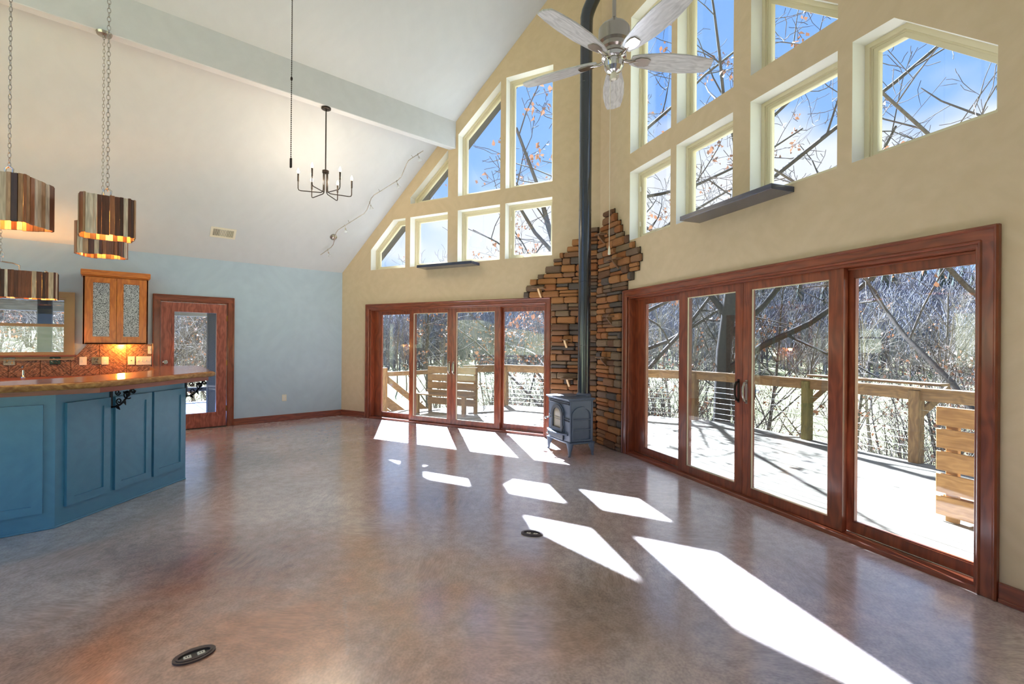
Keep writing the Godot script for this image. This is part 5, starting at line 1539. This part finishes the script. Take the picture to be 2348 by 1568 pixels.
func build_landscape() -> void:
	# ground mesh on rings
	var g := MB.new()
	var radii := [0.0, 5.0, 8.0, 11.0, 15.0, 20.0, 27.0, 36.0, 48.0, 62.0, 78.0, 95.0, 112.0, 130.0, 150.0, 170.0, 200.0, 260.0]
	var seg := 72
	var pt := func(i: int, j: int) -> Vector3:
		var a: float = TAU * j / seg
		var x: float = radii[i] * sin(a)
		var z: float = -radii[i] * cos(a)
		return Vector3(x, gy(x, z), z)
	for i in radii.size() - 1:
		for j in seg:
			if i == 0: g.otri(pt.call(0, j), pt.call(1, j), pt.call(1, j + 1), Vector3(0, -500, 0))
			else: g.oquad(pt.call(i, j), pt.call(i + 1, j), pt.call(i + 1, j + 1), pt.call(i, j + 1), Vector3(0, -500, 0))
	solo("ground", g, M.grass, "dry pale grass of the valley and hillside beyond the deck", "ground", Transform3D(), "", "structure")
	# prototypes
	var oak := {"levels": 4, "stems": 1, "spread": 0.0, "len": 8.0, "rad": 0.17, "taper": 0.35, "thin": 0.005, "wob": [0.10, 0.22, 0.28, 0.34, 0.4], "trop": [0.05, 0.02, 0.03, 0.02, 0.0], "kids": [8, 5, 4, 3], "first": [0.34, 0.25, 0.2, 0.1], "ratio": [0.62, 0.55, 0.5, 0.5], "open": 1.15, "leaves": 0.05}
	var oak_brown := oak.duplicate()
	oak_brown.merge({"leaves": 0.3, "leaf_size": 1.1}, true)
	var oak_leafy := oak.duplicate()
	oak_leafy.merge({"leaves": 0.4, "kids": [10, 6, 4, 4], "len": 6.4, "rad": 0.12, "leaf_size": 0.95}, true)
	var oak_spread := oak.duplicate()
	oak_spread.merge({"first": [0.3, 0.25, 0.2, 0.1], "kids": [8, 5, 4, 3], "ratio": [0.7, 0.55, 0.5, 0.5], "open": 1.3, "leaves": 0.06, "len": 7.5, "rad": 0.14}, true)
	var slim := {"levels": 3, "stems": 1, "spread": 0.0, "len": 7.0, "rad": 0.085, "taper": 0.25, "thin": 0.005, "wob": [0.08, 0.2, 0.3, 0.3, 0.3], "trop": [0.08, 0.10, 0.06, 0.0, 0.0], "kids": [14, 6, 4, 3], "first": [0.25, 0.2, 0.15, 0.1], "ratio": [0.42, 0.5, 0.5, 0.5], "open": 0.9, "leaves": 0.03}
	var brush := {"levels": 2, "stems": 7, "spread": 0.28, "len": 4.2, "rad": 0.03, "taper": 0.25, "thin": 0.004, "wob": [0.16, 0.26, 0.3, 0.3, 0.3], "trop": [0.05, 0.06, 0.02, 0.0, 0.0], "kids": [9, 6, 4, 3], "first": [0.2, 0.15, 0.15, 0.1], "ratio": [0.42, 0.5, 0.5, 0.5], "open": 1.0, "leaves": 0.06}
	var brush_leafy := brush.duplicate()
	brush_leafy.merge({"leaves": 0.22, "leaf_size": 0.9}, true)
	var P := {"oak": [tree_pair(1, oak), tree_pair(2, oak_brown)], "leafy": [tree_pair(3, oak_leafy)], "wide": [tree_pair(4, oak_spread)], "slim": [tree_pair(5, slim), tree_pair(6, slim), tree_pair(7, slim)], "brush": [tree_pair(8, brush), tree_pair(9, brush), tree_pair(10, brush)], "brush_leafy": [tree_pair(11, brush_leafy)]}
	plant(P.oak[0], "oak_tree", "large bare oak with a thick dark trunk in front of the deck point", "tree", spot(-1.15, -6.45, 0.6, 1.5), "", M.bark_dark, M.leaf_dark)
	plant(P.wide[0], "oak_tree", "spreading bare oak at the deck rail behind the pallet chair", "tree", spot(3.55, -5.1, 2.0, 1.15), "", M.bark, M.leaf)
	plant(P.leafy[0], "oak_tree", "young oak still holding rust-coloured leaves beyond the deck corner", "tree", spot(-6.1, -5.45, 1.0, 1.2), "", M.bark, M.leaf)
	plant(P.oak[1], "oak_tree", "bare oak behind the stone corner, its crown over the deck point", "tree", spot(-3.5, -5.7, 1.2, 1.5), "", M.bark_dark, M.leaf)
	plant(P.oak[1], "oak_tree", "bare oak with grey limbs between the deck point and the leafy oak", "tree", spot(-5.2, -9.6, 3.0, 1.35), "", M.bark, M.leaf)
	plant(P.wide[0], "oak_tree", "bare oak on the slope right of the spreading oak", "tree", spot(8.0, -6.5, 4.0, 1.2), "", M.bark, M.leaf)
	rng.seed = 21
	var tone := ["brown", "pale grey", "dark"]
	var n := 0
	while n < 64:
		# thicket just outside the rail
		var k := n % 2
		var s := rng.randf_range(-2.0, 6.5)
		var off := rng.randf_range(-5.0, -13.0)
		var q := wall_pt(k, s, off)
		n += 1
		var leafy := n % 6 == 0
		plant(P.brush_leafy[0] if leafy else P.brush[n % 3], "thicket_shrub", "many-stemmed %s shrub with a few rusty leaves, outside the deck rail" % tone[n % 3] if leafy else "leafless %s many-stemmed shrub outside the deck rail" % tone[n % 3], "shrub", spot(q.x, q.y, rng.randf() * TAU, rng.randf_range(0.75, 1.15)), ("rusty-leaved %s thicket shrubs" if leafy else "%s thicket shrubs") % tone[n % 3], [M.bark, M.bark_pale, M.bark_dark][n % 3], M.leaf)
	n = 0
	while n < 90:
		var az := deg_to_rad(rng.randf_range(-118.0, 12.0))
		var r := rng.randf_range(15.0, 75.0)
		var x := 4.27 + sin(az) * r
		var z := 5.39 - cos(az) * r
		n += 1
		plant(P.slim[n % 3], "slim_tree", "slender leafless %s tree on the slope below the deck" % tone[[0, 1, 0][n % 3]], "tree", spot(x, z, rng.randf() * TAU, rng.randf_range(0.8, 1.35)), "slender %s trees" % tone[[0, 1, 0][n % 3]], [M.bark, M.bark_pale, M.bark][n % 3], M.leaf)
	n = 0
	while n < 40:
		# bank beyond the porch
		var x := rng.randf_range(-30.0, -10.5)
		var z := rng.randf_range(1.0, 16.0)
		n += 1
		plant(P.brush[n % 3] if n % 4 else P.brush_leafy[0], "bank_shrub", "%s shrub on the bank beyond the porch" % ["leafless pale", "leafless brown", "leafless pale", "leafless brown"][n % 4] if n % 4 else "pale shrub with rusty leaves on the bank beyond the porch", "shrub", spot(x, z, rng.randf() * TAU, rng.randf_range(0.8, 1.2)), "%s shrubs beyond the porch" % (["pale", "brown"][n % 2] if n % 4 else "rusty-leaved"), [M.bark_pale, M.bark][n % 2], M.leaf)
	# woods on the far hillside
	var far := {"levels": 1, "stems": 1, "spread": 0.0, "len": 8.0, "rad": 0.16, "taper": 0.3, "thin": 0.05, "wob": [0.05, 0.15, 0.2, 0.3, 0.3], "trop": [0.05, 0.16, 0.0, 0.0, 0.0], "kids": [22, 4, 3, 3], "first": [0.2, 0.2, 0.1, 0.1], "ratio": [0.42, 0.5, 0.5, 0.5], "open": 0.8, "leaves": 0.0}
	var fm: ArrayMesh = tree_pair(30, far)[0]
	for kind in 2:
		var pos := []
		rng.seed = 55 + kind
		while pos.size() < (5200 if kind == 0 else 420):
			var az := deg_to_rad(rng.randf_range(-122.0, 14.0))
			var r := rng.randf_range(78.0, 185.0) if kind == 0 else rng.randf_range(120.0, 185.0)
			var x := sin(az) * r
			var z := -cos(az) * r
			if kind == 1 and rad_to_deg(az) < -62.0: continue
			pos.append(Vector3(x, gy(x, z) - 0.2, z))
		var mm := MultiMesh.new()
		mm.transform_format = MultiMesh.TRANSFORM_3D
		mm.use_colors = true
		if kind == 0: mm.mesh = fm
		else:
			var pm := MB.new()
			for i in 5: pm.lathe([Vector2(1.9 - i * 0.34, 1.2 + i * 1.5), Vector2(0.05, 3.9 + i * 1.5)], 8)
			pm.cyl(Vector3(0, -0.5, 0), Vector3(0, 2, 0), 0.18, 6)
			mm.mesh = pm.mesh()
		mm.instance_count = pos.size()
		for i in pos.size():
			var s := rng.randf_range(0.75, 1.25)
			mm.set_instance_transform(i, Transform3D(Basis(Vector3.UP, rng.randf() * TAU).scaled(Vector3(s * 1.15, s, s * 1.15)), pos[i]))
			var t := rng.randf_range(0.75, 1.2)
			mm.set_instance_color(i, Color(t, t * 0.98, t * rng.randf_range(0.95, 1.06)))
		var mi := MultiMeshInstance3D.new()
		mi.multimesh = mm
		mi.name = ["hillside_woods", "hilltop_pines"][kind]
		mi.material_override = M.far_wood if kind == 0 else M.pine
		add_child(mi)
		meta(mi, ["grey leafless woods covering the far hillside", "scattered dark green pines along the far hilltop"][kind], "woods", "", "stuff")
